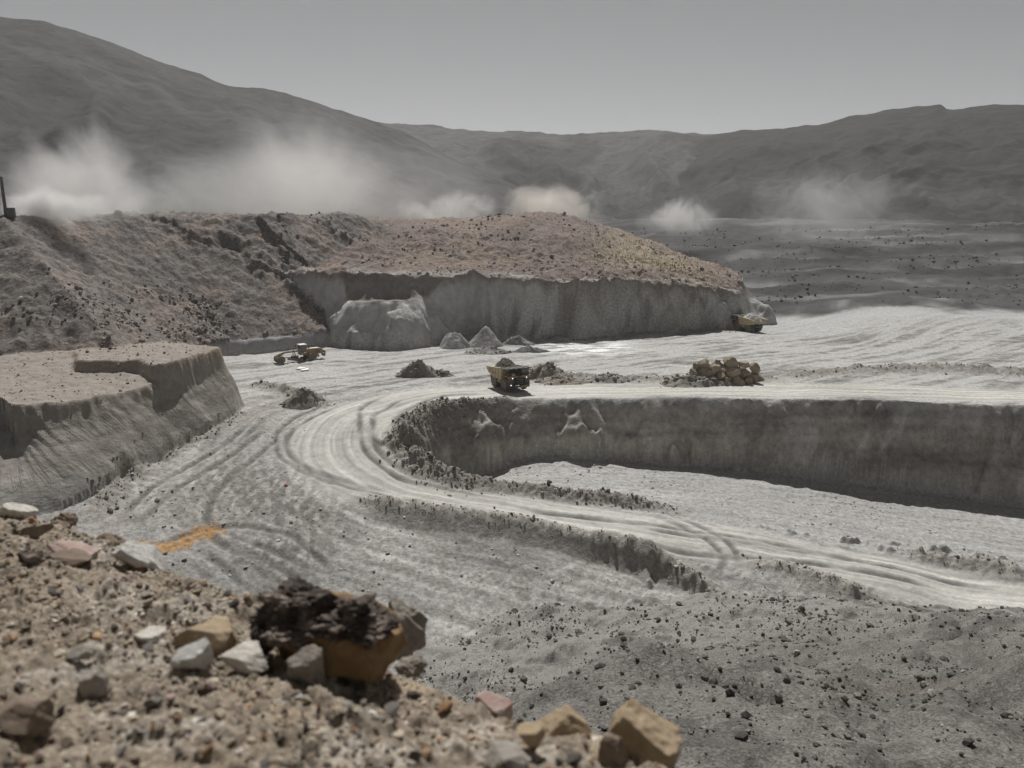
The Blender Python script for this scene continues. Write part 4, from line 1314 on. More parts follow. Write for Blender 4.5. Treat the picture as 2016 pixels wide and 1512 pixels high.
parts = [crust_lump((-76 * U, -16 * U, 92 * U), (84 * U, 90 * U, 36 * U), 61, 0.24),
         crust_lump((-64 * U, -4 * U, 124 * U), (74 * U, 60 * U, 38 * U), 62, 0.32),
         crust_lump((38 * U, -6 * U, 92 * U), (92 * U, 94 * U, 30 * U), 63, 0.26),
         crust_lump((-132 * U, -16 * U, 62 * U), (30 * U, 62 * U, 44 * U), 64, 0.26),
         crust_lump((44 * U, -30 * U, 120 * U), (30 * U, 30 * U, 26 * U), 65, 0.4),
         crust_lump((-50 * U, -62 * U, 88 * U), (70 * U, 38 * U, 20 * U), 67, 0.34),
         crust_lump((92 * U, -10 * U, 76 * U), (36 * U, 70 * U, 18 * U), 66, 0.36)]
vv = np.concatenate(parts)
ff = np.concatenate([ICO6[1] + i * len(ICO6[0]) for i in range(len(parts))])
link('dark_crust', np_mesh('dark_crust', vv, ff, smooth=True), m_crust, t)
v = rock_verts(ICO3, rg, cuts=8, noise=0.08) * np.array((27 * U, 22 * U, 17 * U)) + np.array((-26 * U, -88 * U, 62 * U))
link('lodged_stone', np_mesh('lodged_stone', v, ICO3[1], False), m_pale, t)

# a dry twig standing on the mound
q = near_hit(333, 1235)
bm = bmesh.new()
pts = [Vector((0, 0, -0.02)), Vector((0.004, 0, 0.05)), Vector((0.010, 0.002, 0.10)), Vector((0.012, 0.0, 0.155))]
rings = []
for i, c in enumerate(pts):
    r_ = 0.0028 * (1 - 0.25 * i)
    rings.append([bm.verts.new(c + Vector((math.cos(a) * r_, math.sin(a) * r_, 0))) for a in (0, 1.57, 3.14, 4.71)])
for a, b in zip(rings, rings[1:]):
    for k in range(4):
        bm.faces.new((a[k], a[(k + 1) % 4], b[(k + 1) % 4], b[k]))
me = bpy.data.meshes.new('dry_twig'); bm.to_mesh(me); bm.free()
o = link('dry_twig', me, STONE_MATS[1])
o.location = q
tag(o, 'thin grey dry twig standing upright on the foreground mound', 'twig')

# ------------------------------------------------------------------ machines: modelling helpers
class MB:
    """collects boxes, tubes and plates into one mesh"""
    def __init__(self):
        self.bm = bmesh.new()

    def box(self, c, s, rot=None, bevel=0.0):
        v = [Vector((sx * s[0] / 2, sy * s[1] / 2, sz * s[2] / 2)) for sx in (-1, 1) for sy in (-1, 1) for sz in (-1, 1)]
        if rot is not None:
            v = [rot @ q for q in v]
        b = [self.bm.verts.new(q + Vector(c)) for q in v]
        for f in ((0, 1, 3, 2), (4, 6, 7, 5), (0, 4, 5, 1), (2, 3, 7, 6), (0, 2, 6, 4), (1, 5, 7, 3)):
            self.bm.faces.new([b[i] for i in f])
        return self

    def tube(self, a, b, r, n=8, r2=None, cap=True):
        a, b = Vector(a), Vector(b)
        d = (b - a).normalized()
        u = d.orthogonal().normalized(); w = d.cross(u)
        r2 = r if r2 is None else r2
        A = [self.bm.verts.new(a + (u * math.cos(t) + w * math.sin(t)) * r) for t in [2 * math.pi * i / n for i in range(n)]]
        B = [self.bm.verts.new(b + (u * math.cos(t) + w * math.sin(t)) * r2) for t in [2 * math.pi * i / n for i in range(n)]]
        for i in range(n):
            self.bm.faces.new((A[i], A[(i + 1) % n], B[(i + 1) % n], B[i]))
        if cap:
            self.bm.faces.new(A[::-1]); self.bm.faces.new(B)
        return self

    def path(self, pts, r, n=6):
        for a, b in zip(pts, pts[1:]):
            self.tube(a, b, r, n)
        return self

    def prism(self, prof, y0, y1):
        """side profile (x,z) extruded between y0 and y1"""
        A = [self.bm.verts.new((x, y0, z)) for x, z in prof]
        B = [self.bm.verts.new((x, y1, z)) for x, z in prof]
        n = len(prof)
        self.bm.faces.new(A); self.bm.faces.new(B[::-1])
        for i in range(n):
            self.bm.faces.new((A[i], B[i], B[(i + 1) % n], A[(i + 1) % n]))
        return self

    def lathe(self, c, prof, n=28):
        """(radius, y) profile turned about the y axis through c"""
        rings = []
        for r, y in prof:
            rings.append([self.bm.verts.new((c[0] + r * math.cos(t), c[1] + y, c[2] + r * math.sin(t))) for t in [2 * math.pi * i / n for i in range(n)]])
        for a, b in zip(rings, rings[1:]):
            for i in range(n):
                self.bm.faces.new((a[i], a[(i + 1) % n], b[(i + 1) % n], b[i]))
        self.bm.faces.new(rings[0]); self.bm.faces.new(rings[-1][::-1])
        return self

    def plate(self, pts, th):
        """quad or polygon given thickness along its normal"""
        P = [Vector(p) for p in pts]
        nrm = (P[1] - P[0]).cross(P[2] - P[0]).normalized() * th
        A = [self.bm.verts.new(p) for p in P]
        B = [self.bm.verts.new(p + nrm) for p in P]
        n = len(P)
        self.bm.faces.new(A[::-1]); self.bm.faces.new(B)
        for i in range(n):
            self.bm.faces.new((A[i], A[(i + 1) % n], B[(i + 1) % n], B[i]))
        return self

    def build(self, name, mat, parent=None, smooth=False, bevel=0.0):
        bmesh.ops.recalc_face_normals(self.bm, faces=self.bm.faces[:])
        if bevel:
            bmesh.ops.bevel(self.bm, geom=[e for e in self.bm.edges if e.calc_face_angle(0) > 0.7], offset=bevel, segments=1, affect='EDGES', profile=0.7)
        me = bpy.data.meshes.new(name)
        self.bm.to_mesh(me); self.bm.free()
        if smooth:
            for p in me.polygons:
                p.use_smooth = True
        return link(name, me, mat, parent)


K_YEL = paint_mat('dusty_yellow_paint', (0.36, 0.225, 0.05), 0.7, 0, 0.55, (0.30, 0.265, 0.21), 1.2)
K_BED = paint_mat('worn_bed_paint', (0.52, 0.38, 0.15), 0.7, 0, 0.6, (0.48, 0.43, 0.34), 1.0)
K_DRK = paint_mat('dark_machine_steel', (0.045, 0.042, 0.04), 0.6, 0, 0.3, (0.20, 0.185, 0.16), 2.0)
K_BLK = paint_mat('black_grille', (0.02, 0.02, 0.02), 0.6, 0, 0.15, (0.15, 0.14, 0.12), 3.0)
K_TYR = paint_mat('dusty_rubber', (0.035, 0.034, 0.033), 0.9, 0, 0.5, (0.24, 0.225, 0.20), 1.5)
K_RIM = paint_mat('dusty_rim', (0.34, 0.25, 0.11), 0.7, 0, 0.6, (0.27, 0.25, 0.215), 2.0)
K_GLS, _nt, _N, _L, _B = nodes_of('cab_glass')
_B.inputs['Base Color'].default_value = (0.10, 0.11, 0.12, 1); _B.inputs['Roughness'].default_value = 0.06; _B.inputs['Specular IOR Level'].default_value = 0.7
K_WHT = paint_mat('white_paint', (0.78, 0.78, 0.76), 0.5, 0, 0.2, (0.6, 0.58, 0.54), 3.0)
K_GRY = paint_mat('grey_plate', (0.30, 0.30, 0.30), 0.6, 0, 0.3, (0.34, 0.33, 0.31), 3.0)
K_RED = paint_mat('red_paint', (0.55, 0.04, 0.03), 0.5, 0, 0.12, (0.4, 0.3, 0.25), 3.0)
K_LMP, _nt, _N, _L, _B = nodes_of('lit_lamp')
_B.inputs['Base Color'].default_value = (0.9, 0.9, 0.85, 1)
_B.inputs['Emission Color'].default_value = (1, 0.97, 0.9, 1); _B.inputs['Emission Strength'].default_value = 1.6
K_STL = paint_mat('worn_steel', (0.28, 0.27, 0.26), 0.4, 0.6, 0.35, (0.33, 0.31, 0.28), 2.0)


def wheel(parent, x, y, z, r, w, name='wheel', side=1, n=26, rim_r=0.52):
    h = w / 2
    prof = [(rim_r * r, -h * 0.9), (r * 0.86, -h), (r * 0.97, -h * 0.82), (r, -h * 0.45), (r, h * 0.45), (r * 0.97, h * 0.82), (r * 0.86, h), (rim_r * r, h * 0.9)]
    m = MB().lathe((0, 0, 0), prof, n)
    # tread lugs
    for k in range(n):
        a = 2 * math.pi * (k + 0.5) / n
        R = Matrix.Rotation(-a, 3, 'Y')
        m.box(R @ Vector((r * 0.995, h * 0.45 * (1 if k % 2 else -1), 0)), (0.07 * r, w * 0.5, r * 0.10), R)
    o = m.build('wheel', K_TYR, parent, False)
    o.location = (x, y, z)
    s = side
    rm = MB().lathe((0, 0, 0), [(rim_r * r * 1.02, -h * 0.6), (rim_r * r * 1.04, s * h * 0.92), (rim_r * r * 0.86, s * h * 0.96), (rim_r * r * 0.74, s * h * 0.45), (rim_r * r * 0.40, s * h * 0.45), (rim_r * r * 0.36, s * h * 0.85), (0.05, s * h * 0.9)] if s > 0 else
                    [(rim_r * r * 1.02, h * 0.6), (rim_r * r * 1.04, s * h * 0.92), (rim_r * r * 0.86, s * h * 0.96), (rim_r * r * 0.74, s * h * 0.45), (rim_r * r * 0.40, s * h * 0.45), (rim_r * r * 0.36, s * h * 0.85), (0.05, s * h * 0.9)], 22)
    rm.build('rim', K_RIM, o, False)
    return o


def make_truck():
    """rigid dump truck, x forward, y left"""
    t = empty('haul_truck')
    R_ = 1.36
    c = MB()
    for s in (-1, 1):
        c.box((0.1, s * 0.62, 1.62), (8.2, 0.34, 0.62))
    for x in (-3.4, -1.2, 0.9, 2.6, 4.0):
        c.box((x, 0, 1.6), (0.35, 1.1, 0.5))
    c.tube((2.35, -1.9, 1.36), (2.35, 1.9, 1.36), 0.22, 10)
    c.build('chassis', K_DRK, t)
    ax = MB().tube((-2.3, -2.2, R_), (-2.3, 2.2, R_), 0.5, 14)
    ax.box((-2.3, 0, R_), (1.1, 1.0, 1.1))
    ax.build('rear_axle', K_DRK, t)
    for s in (-1, 1):
        wheel(t, 2.35, s * 2.12, R_, R_, 0.78, side=s)
        wheel(t, -2.3, s * 1.28, R_, R_, 0.74, side=s)
        wheel(t, -2.3, s * 2.14, R_, R_, 0.74, side=s)
    # dump body: floor, sides, front wall, duck tail
    W = 2.72
    b = MB()
    side = [(-5.15, 3.45), (-5.2, 4.02), (1.75, 4.72), (1.95, 4.55), (1.35, 2.35), (-1.0, 2.25), (-3.1, 2.5)]
    for s in (-1, 1):
        b.prism(side, s * W, s * (W - 0.12))
    b.plate([(-5.15, -W + 0.12, 3.45), (-5.15, W - 0.12, 3.45), (-3.1, W - 0.12, 2.5), (-3.1, -W + 0.12, 2.5)], 0.12)
    b.plate([(-3.1, -W + 0.12, 2.5), (-3.1, W - 0.12, 2.5), (1.35, W - 0.12, 2.35), (1.35, -W + 0.12, 2.35)], 0.12)
    b.plate([(1.35, -W + 0.12, 2.35), (1.35, W - 0.12, 2.35), (1.93, W - 0.12, 4.62), (1.93, -W + 0.12, 4.62)], 0.12)
    bed = b.build('dump_bed', K_BED, t)
    for s in (-1, 1):
        for x0, x1, z0, z1 in ((-3.9, -3.75, 2.85, 4.1), (-2.5, -2.4, 2.45, 4.25), (-1.0, -0.9, 2.28, 4.4), (0.4, 0.55, 2.32, 4.55)):
            MB().prism([(x0 - 0.1, z0), (x1 - 0.1, z1), (x1 + 0.12, z1), (x0 + 0.12, z0)], s * W, s * (W + 0.16)).build('side_rib', K_BED, bed)
        MB().prism([(-5.2, 3.92), (-5.2, 4.10), (1.8, 4.80), (1.8, 4.62)], s * (W - 0.16), s * (W + 0.18)).build('top_rail', K_BED, bed)
    cp = MB()
    cp.prism([(1.8, 4.62), (1.8, 4.80), (4.75, 5.02), (4.75, 4.86)], -W - 0.1, W + 0.1)
    for y in (-2.2, -1.1, 0, 1.1, 2.2):
        cp.prism([(1.9, 4.80), (1.9, 4.92), (4.7, 5.12), (4.7, 5.02)], y - 0.08, y + 0.08)
    cp.build('canopy', K_DRK, bed)
    # painted fleet number on the tail of the body
    cu = bpy.data.curves.new('fleet_number', 'FONT')
    cu.body = '4111'; cu.size = 0.78; cu.extrude = 0.012; cu.align_x = 'CENTER'; cu.space_character = 1.25
    to = bpy.data.objects.new('fleet_number', cu)
    COL.objects.link(to)
    dg = bpy.context.evaluated_depsgraph_get()
    me = bpy.data.meshes.new_from_object(to.evaluated_get(dg))
    bpy.data.objects.remove(to)
    me.materials.clear()
    fn = link('fleet_number', me, K_BLK, bed)
    fn.rotation_euler = (math.pi / 2, -0.1, 0)
    fn.location = (-3.2 + 0.0, -W - 0.015, 3.38)
    # engine hood, grille and radiator
    MB().box((3.55, 0, 2.45), (2.0, 2.0, 1.6)).build('engine_hood', K_YEL, t, bevel=0.06)
    g = MB().box((4.6, 0, 2.5), (0.12, 2.1, 1.5)).build('radiator_grille', K_BLK, t)
    for k in range(8):
        MB().box((4.68, 0, 1.86 + k * 0.18), (0.05, 1.96, 0.045)).build('grille_slat', K_DRK, g)
    d = MB()
    d.box((3.45, 0, 3.34), (2.55, 5.3, 0.14))
    d.box((4.62, 0, 3.22), (0.12, 5.3, 0.34))
    d.build('deck', K_YEL, t)
    for s in (-1, 1):
        f = MB()
        arc = [(2.35 + 1.62 * math.cos(a), 1.36 + 1.62 * math.sin(a)) for a in np.linspace(0.35, 2.8, 12)]
        for (xa, za), (xb, zb) in zip(arc, arc[1:]):
            f.prism([(xa, za), (xb, zb), (xb * 1.0, zb + 0.09), (xa, za + 0.09)], s * 1.7, s * 2.62)
        f.build('mudguard', K_YEL, t)
        MB().box((4.45, s * 1.9, 2.2), (0.35, 1.15, 1.9)).build('front_panel', K_DRK, t, bevel=0.04)
    # bumper with its yellow blocks, steps and ladder
    bp = MB().box((4.75, 0, 1.18), (0.35, 4.6, 0.34)).build('bumper', K_DRK, t, bevel=0.04)
    for y in (0.5, 1.35):
        MB().box((4.95, y, 1.2), (0.16, 0.68, 0.52)).build('bumper_block', K_YEL, bp, bevel=0.03)
    la = MB()
    for s in (-1, 1):
        la.tube((5.05, -1.55, 0.75), (4.85, -0.2, 3.3), 0.045, 6) if s < 0 else la.tube((5.05, -0.95, 0.75), (4.85, 0.4, 3.3), 0.045, 6)
    for k in range(9):
        f_ = k / 8
        la.box((5.05 - 0.2 * f_, -1.25 + 1.35 * f_, 0.8 + 2.5 * f_), (0.22, 0.62, 0.04))
    la.build('ladder', K_DRK, t)
    for y, z in ((-2.25, 1.62), (-1.95, 1.62), (2.25, 1.62), (1.95, 1.62), (-1.6, 3.02), (1.6, 3.02)):
        l = MB().tube((4.55, y, z), (4.82, y, z), 0.15, 12).build('headlight', K_DRK, t)
        MB().tube((4.82, y, z), (4.84, y, z), 0.12, 12).build('lens', K_LMP if (y, z) in ((-1.95, 1.62), (1.6, 3.02), (-1.6, 3.02)) else K_GLS, l)
    # cab on the left of the deck
    cab = MB()
    for x, y in ((2.55, 0.85), (2.55, 2.45), (4.05, 0.85), (4.05, 2.45)):
        cab.box((x, y, 4.1), (0.12, 0.12, 1.5))
    cab.box((3.3, 1.65, 3.62), (1.62, 1.72, 0.5))
    cab.box((3.3, 1.65, 4.84), (1.75, 1.85, 0.10))
    co = cab.build('cab', K_DRK, t)
    MB().box((4.06, 1.65, 4.3), (0.03, 1.46, 0.84)).build('windscreen', K_GLS, co)
    for y in (0.86, 2.44):
        MB().box((3.3, y, 4.3), (1.36, 0.03, 0.84)).build('side_window', K_GLS, co)
    MB().box((3.3, 1.65, 4.45), (0.5, 0.6, 0.9)).build('operator_seat', K_BLK, co)
    MB().box((4.12, 1.2, 3.72), (0.06, 0.26, 0.2)).build('wiper_box', K_BLK, co)
    # number board, warning plate, mirrors, rails, tank, filters
    MB().box((4.74, -1.35, 3.72), (0.05, 0.75, 0.42)).build('number_board', K_GRY, t)
    MB().box((4.74, -2.0, 2.72), (0.05, 0.28, 0.34)).build('warning_plate', K_RED, t)
    h = MB()
    zs = (3.85, 4.25)
    for y in np.linspace(-2.55, 0.7, 5):
        h.tube((4.6, y, 3.4), (4.6, y, 4.25), 0.03, 6)
    for z in zs:
        h.tube((4.6, -2.55, z), (4.6, 0.7, z), 0.03, 6)
        h.tube((2.3, -2.55, z), (4.6, -2.55, z), 0.03, 6)
    h.build('handrail', K_DRK, t)
    for y, s in ((-2.85, -1), (2.95, 1)):
        m = MB().tube((4.5, s * 2.6, 3.4), (4.75, y, 3.45), 0.04, 6).tube((4.75, y, 3.3), (4.75, y, 4.6), 0.05, 6).build('mirror_arm', K_DRK, t)
        MB().box((4.72, y, 4.2), (0.08, 0.34, 0.6)).build('mirror', K_BLK, m)
    MB().tube((-0.75, -1.75, 1.75), (0.75, -1.75, 1.75), 0.6, 14).build('fuel_tank', K_YEL, t)
    MB().tube((-0.75, 1.75, 1.75), (0.75, 1.75, 1.75), 0.6, 14).build('hydraulic_tank', K_YEL, t)
    for y in (-1.5, -2.05):
        MB().tube((4.0, y, 3.4), (4.0, y, 4.15), 0.24, 12).build('air_filter', K_DRK, t)
    for s in (-1, 1):
        MB().box((-3.75, s * 1.7, 1.9), (0.06, 1.5, 1.1)).build('mud_flap', K_BLK, t)
    MB().box((-4.0, 0, 1.75), (0.3, 2.4, 0.45)).build('rear_bumper', K_DRK, t)
    return t


def load_heap(name, size, mat, seed, lab, peak=1.7):
    """soil heaped over the rim of the body; its foot follows the bed"""
    n, m = 30, 40
    V, F = [], []
    rg = np.random.default_rng(seed)
    for i in range(n):
        r = i / (n - 1)
        for j in range(m):
            a = 2 * math.pi * j / m
            V.append((size[0] * r * math.cos(a), size[1] * r * math.sin(a), 0))
    V = np.array(V)
    rr = np.repeat(np.arange(n) / (n - 1), m)
    z = peak * (1 - rr ** 1.25) - 0.9 * rr ** 4 + 0.26 * fbm(V[:, 0] * 1.3 + seed, V[:, 1] * 1.3, 5, seed)
    V[:, 2] = z
    for i in range(n - 1):
        for j in range(m):
            F.append((i * m + j, (i + 1) * m + j, (i + 1) * m + (j + 1) % m, i * m + (j + 1) % m))
    me = np_mesh(name, V, np.array(F), smooth=False)
    o = link(name, me, mat)
    return tag(o, lab, 'soil load')


TRUCK_YAW = math.radians(-63)
tp = hit(1000, 769)
T1 = make_truck()
gz1 = ground_z(tp[0], tp[1])
T1.location = (tp[0] + 0.2, tp[1] + 2.0, ground_z(tp[0] + 0.2, tp[1] + 2.0) + 0.02)
T1.rotation_euler = (0, 0, TRUCK_YAW)
tag(T1, 'yellow and black mining dump truck hauling a dark load on the road bend', 'dump truck', 'mining dump trucks')
tp2 = hit(1476, 654)
T2 = copy_tree(T1)
T2.location = (tp2[0], tp2[1] + 2.0, ground_z(tp2[0], tp2[1] + 2) + 0.02)
T2.rotation_euler = (0, 0, math.radians(118))
tag(T2, 'far dump truck with a pale load driving away at the end of the pit', 'dump truck', 'mining dump trucks')
m_load1 = rock_mat('dark_load_soil', (0.045, 0.043, 0.036), (0.20, 0.185, 0.15), 1.6, 0.15, rnd=0.02)
m_load2 = rock_mat('pale_load_soil', (0.42, 0.41, 0.39), (0.62, 0.61, 0.59), 1.6, 0.12, rnd=0.02)
for T, m_, lab in ((T1, m_load1, 'dark earth heaped in the bed of the dump truck on the bend'), (T2, m_load2, 'pale earth heaped in the bed of the far dump truck')):
    L_ = load_heap('soil_load', (3.75, 2.85), m_, 5, lab, 2.0)
    L_.location = T.location + Matrix.Rotation(T.rotation_euler[2], 3, 'Z') @ Vector((-1.5, 0, 4.1))
    L_.rotation_euler = (0, -0.1, T.rotation_euler[2])


def make_grader():
    """motor grader, x forward, y left"""
    t = empty('motor_grader')
    r = 0.78
    for s in (-1, 1):
        wheel(t, 4.9, s * 1.15, r, r, 0.5, side=s, n=20)
        for x in (-1.5, -3.2):
            wheel(t, x, s * 1.15, r, r, 0.5, side=s, n=20)
        MB().box((-2.35, s * 0.78, r + 0.05), (2.3, 0.2, 0.5)).build('tandem_case', K_YEL, t)
    MB().box((4.9, 0, r + 0.1), (0.35, 1.9, 0.32)).build('front_axle', K_YEL, t)
    fr = MB()
    fr.prism([(5.35, 0.95), (5.4, 1.75), (4.9, 1.95), (3.9, 2.25), (0.6, 2.35), (0.1, 2.1), (0.1, 1.75), (0.6, 1.98), (3.7, 1.92), (4.5, 1.5), (4.6, 0.95)], -0.2, 0.2)
    fr.build('front_frame', K_YEL, t, bevel=0.03)
    MB().box((5.5, 0, 1.2), (0.22, 1.3, 0.75)).build('push_block', K_YEL, t, bevel=0.03)
    MB().prism([(4.7, 0.95), (0.9, 0.75), (0.9, 0.9), (4.7, 1.12)], -0.14, 0.14).build('drawbar', K_DRK, t)
    MB().lathe((0, 0, 0), [(0.85, -0.06), (0.85, 0.06)], 22).build('turning_circle', K_DRK, t)
    ci = t.children[-1]; ci.rotation_euler = (math.pi / 2, 0, 0); ci.location = (1.6, 0, 0.95)
    bl = MB()
    prof = [(0.22, 0.0), (0.05, 0.18), (0.02, 0.40), (0.12, 0.62), (0.20, 0.66), (0.10, 0.42), (0.12, 0.18), (0.27, 0.0)]
    bl.prism(prof, -2.0, 2.0)
    b = bl.build('blade', K_STL, t)
    b.location = (1.5, 0, 0.14); b.rotation_euler = (0, 0, 0.5)
    for s in (-1, 1):
        MB().tube((1.9, s * 0.3, 2.5), (1.6, s * 0.75, 1.0), 0.08, 8).build('lift_cylinder', K_DRK, t)
    cab = MB()
    for x, y in ((-0.75, -0.8), (-0.75, 0.8), (0.55, -0.62), (0.55, 0.62)):
        cab.box((x, y, 2.55), (0.09, 0.09, 1.7))
    cab.prism([(-0.8, 1.3), (0.6, 1.3), (0.6, 1.75), (-0.8, 1.75)], -0.82, 0.82)
    co = cab.build('cab', K_YEL, t)
    MB().box((-0.1, 0, 3.45), (1.6, 1.75, 0.12)).build('roof', K_WHT, co, bevel=0.03)
    MB().box((0.57, 0, 2.55), (0.03, 1.2, 1.45)).build('windscreen', K_GLS, co)
    for s in (-1, 1):
        MB().box((-0.1, s * 0.78, 2.55), (1.2, 0.03, 1.45)).build('side_window', K_GLS, co)
    hd = MB().prism([(-0.9, 1.2), (-0.9, 2.35), (-1.2, 2.45), (-4.0, 2.4), (-4.3, 2.2), (-4.3, 1.2)], -0.6, 0.6).build('engine_hood', K_YEL, t, bevel=0.04)
    MB().box((-2.7, 0, 2.47), (1.9, 1.0, 0.06)).build('hood_top', K_WHT, hd)
    for s in (-1, 1):
        for k in range(5):
            MB().box((-3.2, s * 0.62, 1.5 + k * 0.14), (1.2, 0.03, 0.05)).build('louvre', K_BLK, hd)
    MB().tube((-1.5, 0.25, 2.4), (-1.5, 0.25, 3.3), 0.07, 8).build('exhaust_pipe', K_DRK, t)
    rp = MB().box((-4.7, 0, 1.2), (0.5, 1.7, 0.3)).build('ripper', K_YEL, t)
    for y in (-0.75, -0.25, 0.25, 0.75):
        MB().prism([(-4.85, 0.45), (-5.0, 1.75), (-4.8, 1.75), (-4.65, 0.7)], y - 0.05, y + 0.05).build('ripper_tooth', K_DRK, rp)
    MB().box((-4.35, 0, 1.75), (0.1, 1.3, 1.0)).build('rear_guard', K_YEL, t)
    hr = MB()
    for x in (-1.0, -2.4, -3.8):
        hr.tube((x, -0.58, 2.4), (x, -0.58, 2.95), 0.03, 6)
    hr.tube((-1.0, -0.58, 2.95), (-3.8, -0.58, 2.95), 0.03, 6)
    hr.build('handrail', K_DRK, t)
    lb = MB().tube((3.0, -0.5, 2.2), (3.0, -0.5, 2.75), 0.035, 6).tube((3.0, 0.5, 2.2), (3.0, 0.5, 2.75), 0.035, 6).tube((3.0, -0.5, 2.75), (3.0, 0.5, 2.75), 0.035, 6).build('light_bar', K_DRK, t)
    for y in (-0.5, 0.5):
        MB().box((3.05, y, 2.8), (0.12, 0.22, 0.16)).build('work_lamp', K_GLS, lb)
    for s in (-1, 1):
        m = MB().tube((0.5, s * 0.6, 3.3), (0.85, s * 1.15, 3.25), 0.03, 6).build('mirror_arm', K_DRK, t)
        MB().box((0.86, s * 1.15, 3.05), (0.06, 0.28, 0.45)).build('mirror', K_BLK, m)
    return t


gp = hit(594, 712)
G = make_grader()
G.scale = (1.18, 1.18, 1.18)
G.location = (gp[0], gp[1] + 0.6, ground_z(gp[0], gp[1] + 0.6) + 0.02)
G.rotation_euler = (0, 0, math.atan2(-0.60, -0.80))
tag(G, 'yellow motor grader with a white roof parked on the pit floor', 'motor grader')

# ------------------------------------------------------------------ spoil heaps, boulders, small things in the pit
m_heap = soil_mat('spoil_soil', fine=1.2, var=0.35, bump=0.45, bump_scale=0.9, bump2=0.1)


def heap(label, px, py, wpx, hpx, col, seed, deep=0.75, rough=0.35, sharp=1.0, rocks=0):
    """a tipped heap: px,py = middle of its foot in the photo"""
    q = hit(px, py)
    D = q[1] * cP - q[2] * sP
    rx = wpx / FPX * D / 2; hz = hpx / FPX * D
    ry = rx * deep
    n, m = 26, 56
    rg = np.random.default_rng(seed)
    r = np.linspace(0, 1, n)[:, None]; a = np.linspace(0, 2 * math.pi, m, endpoint=False)[None]
    wob = 1 + 0.18 * np.sin(a * 2 + seed) + 0.10 * np.sin(a * 3 + seed * 2) + 0.06 * np.sin(a * 7 + seed)
    x = (r * np.cos(a) * rx * wob); y = (r * np.sin(a) * ry * wob)
    z = hz * (1 - r ** (1.15 * sharp)) + 0 * a
    nn = fbm(x / hz * 0.9 + seed * 3.1, y / hz * 0.9, 4, seed)
    rd = ridged(x / hz * 1.2 + seed, y / hz * 1.2, 3, seed + 1)
    z = z * (1 + 0.25 * nn) + rough * hz * 0.35 * (nn * 0.6 + rd * 0.35) * np.clip(1.2 - r, 0, 1) * np.clip(r * 3 + 0.3, 0, 1)
    cx, cy = q[0], q[1] + ry * 0.8
    xx, yy = (x + cx).ravel(), (y + cy).ravel()
    gh_, gm_ = on_terrain(np.stack([xx, yy], 1))
    base = float(q[2])
    gh_ = np.minimum(gh_, base + 0.6)
    rr_ = np.repeat(np.linspace(0, 1, n), m)
    zz = z.ravel() + gh_ * np.clip(rr_, 0, 1) + base * (1 - np.clip(rr_, 0, 1)) - 0.35 * rr_ ** 3
    V = np.stack([xx - cx, yy - cy, zz - base], 1)
    F = []
    for i in range(n - 1):
        j = np.arange(m)
        F.append(np.stack([i * m + j, (i + 1) * m + j, (i + 1) * m + (j + 1) % m, i * m + (j + 1) % m], 1))
    me = np_mesh('spoil_heap', V, np.concatenate(F), smooth=True)
    c = np.tile(np.array(col), (len(V), 1)) * (1 + 0.25 * nn.ravel() + 0.15 * fbm(xx, yy, 3, seed + 9))[:, None]
    set_col(me, np.clip(c, 0.03, 0.7))
    o = link('spoil_heap', me, m_heap)
    o.location = (cx, cy, base)
    tag(o, label, 'heap')
    if rocks:
        k = rg.integers(m * 3, len(V), rocks)
        scatter_part(o, V[k], rg, col)
    return o


def scatter_part(parent, pts, rg, col):
    var = [rock_verts(ICO1, rg, cuts=6) for _ in range(5)]
    vs, fs = [], []
    for i, p_ in enumerate(pts):
        s_ = 0.16 * math.exp(rg.normal(0, 0.5))
        v = var[i % 5] * s_ * np.array((1.2, 1, 0.8)) + p_ + np.array((0, 0, s_ * 0.3))
        vs.append(v); fs.append(ICO1[1] + i * len(ICO1[0]))
    me = np_mesh('heap_rubble', np.concatenate(vs), np.concatenate(fs), smooth=False)
    set_col(me, stone_cols(len(pts), rg, [tuple(np.array(col) * 0.8), tuple(np.array(col) * 1.2)], [1, 1]).repeat(len(ICO1[0]), 0))
    tag(link('heap_rubble', me, mat_grit_far, parent), kind='stuff')


heap('rough grey brown spoil heap between the grader and the dump truck', 822, 744, 86, 32, (0.235, 0.22, 0.20), 71, 0.6, 0.6, 0.8, 140)
heap('low rubble tail right of the rough grey brown spoil heap', 868, 742, 60, 12, (0.22, 0.205, 0.185), 72, 0.6, 0.6, 0.8, 60)
heap('left one of the two smooth grey cones at the foot of the far wall', 892, 686, 76, 33, (0.31, 0.305, 0.295), 73, 0.8, 0.18)
heap('right one of the two smooth grey cones at the foot of the far wall', 955, 684, 88, 34, (0.29, 0.285, 0.275), 74, 0.8, 0.2)
heap('low grey rubble heap in front of the two smooth cones', 960, 699, 110, 14, (0.27, 0.26, 0.25), 75, 0.5, 0.6, 0.8, 120)
heap('long low tongue of grey spoil to the right of the two cones', 1040, 694, 84, 11, (0.25, 0.245, 0.24), 76, 0.35, 0.3, 0.9)
heap('rubbly end of the windrow against the far wall beside the right cone', 1018, 680, 62, 18, (0.29, 0.28, 0.265), 77, 0.7, 0.5, 0.8, 80)
heap('tan spoil heap just behind the dump truck on the bend', 1078, 750, 104, 32, (0.30, 0.27, 0.235), 78, 0.7, 0.35, 0.9, 90)
heap('low tan rubble heap in front of the tan spoil heap', 1110, 757, 150, 12, (0.28, 0.255, 0.22), 79, 0.4, 0.6, 0.8, 140)
heap('low grey spoil bank between the tan heap and the boulder heap', 1200, 754, 130, 12, (0.27, 0.255, 0.235), 80, 0.4, 0.5, 0.8, 120)
heap('dark mounded rubble at the end of the left bench wall', 590, 804, 96, 32, (0.20, 0.19, 0.165), 81, 0.8, 0.6, 0.8, 160)
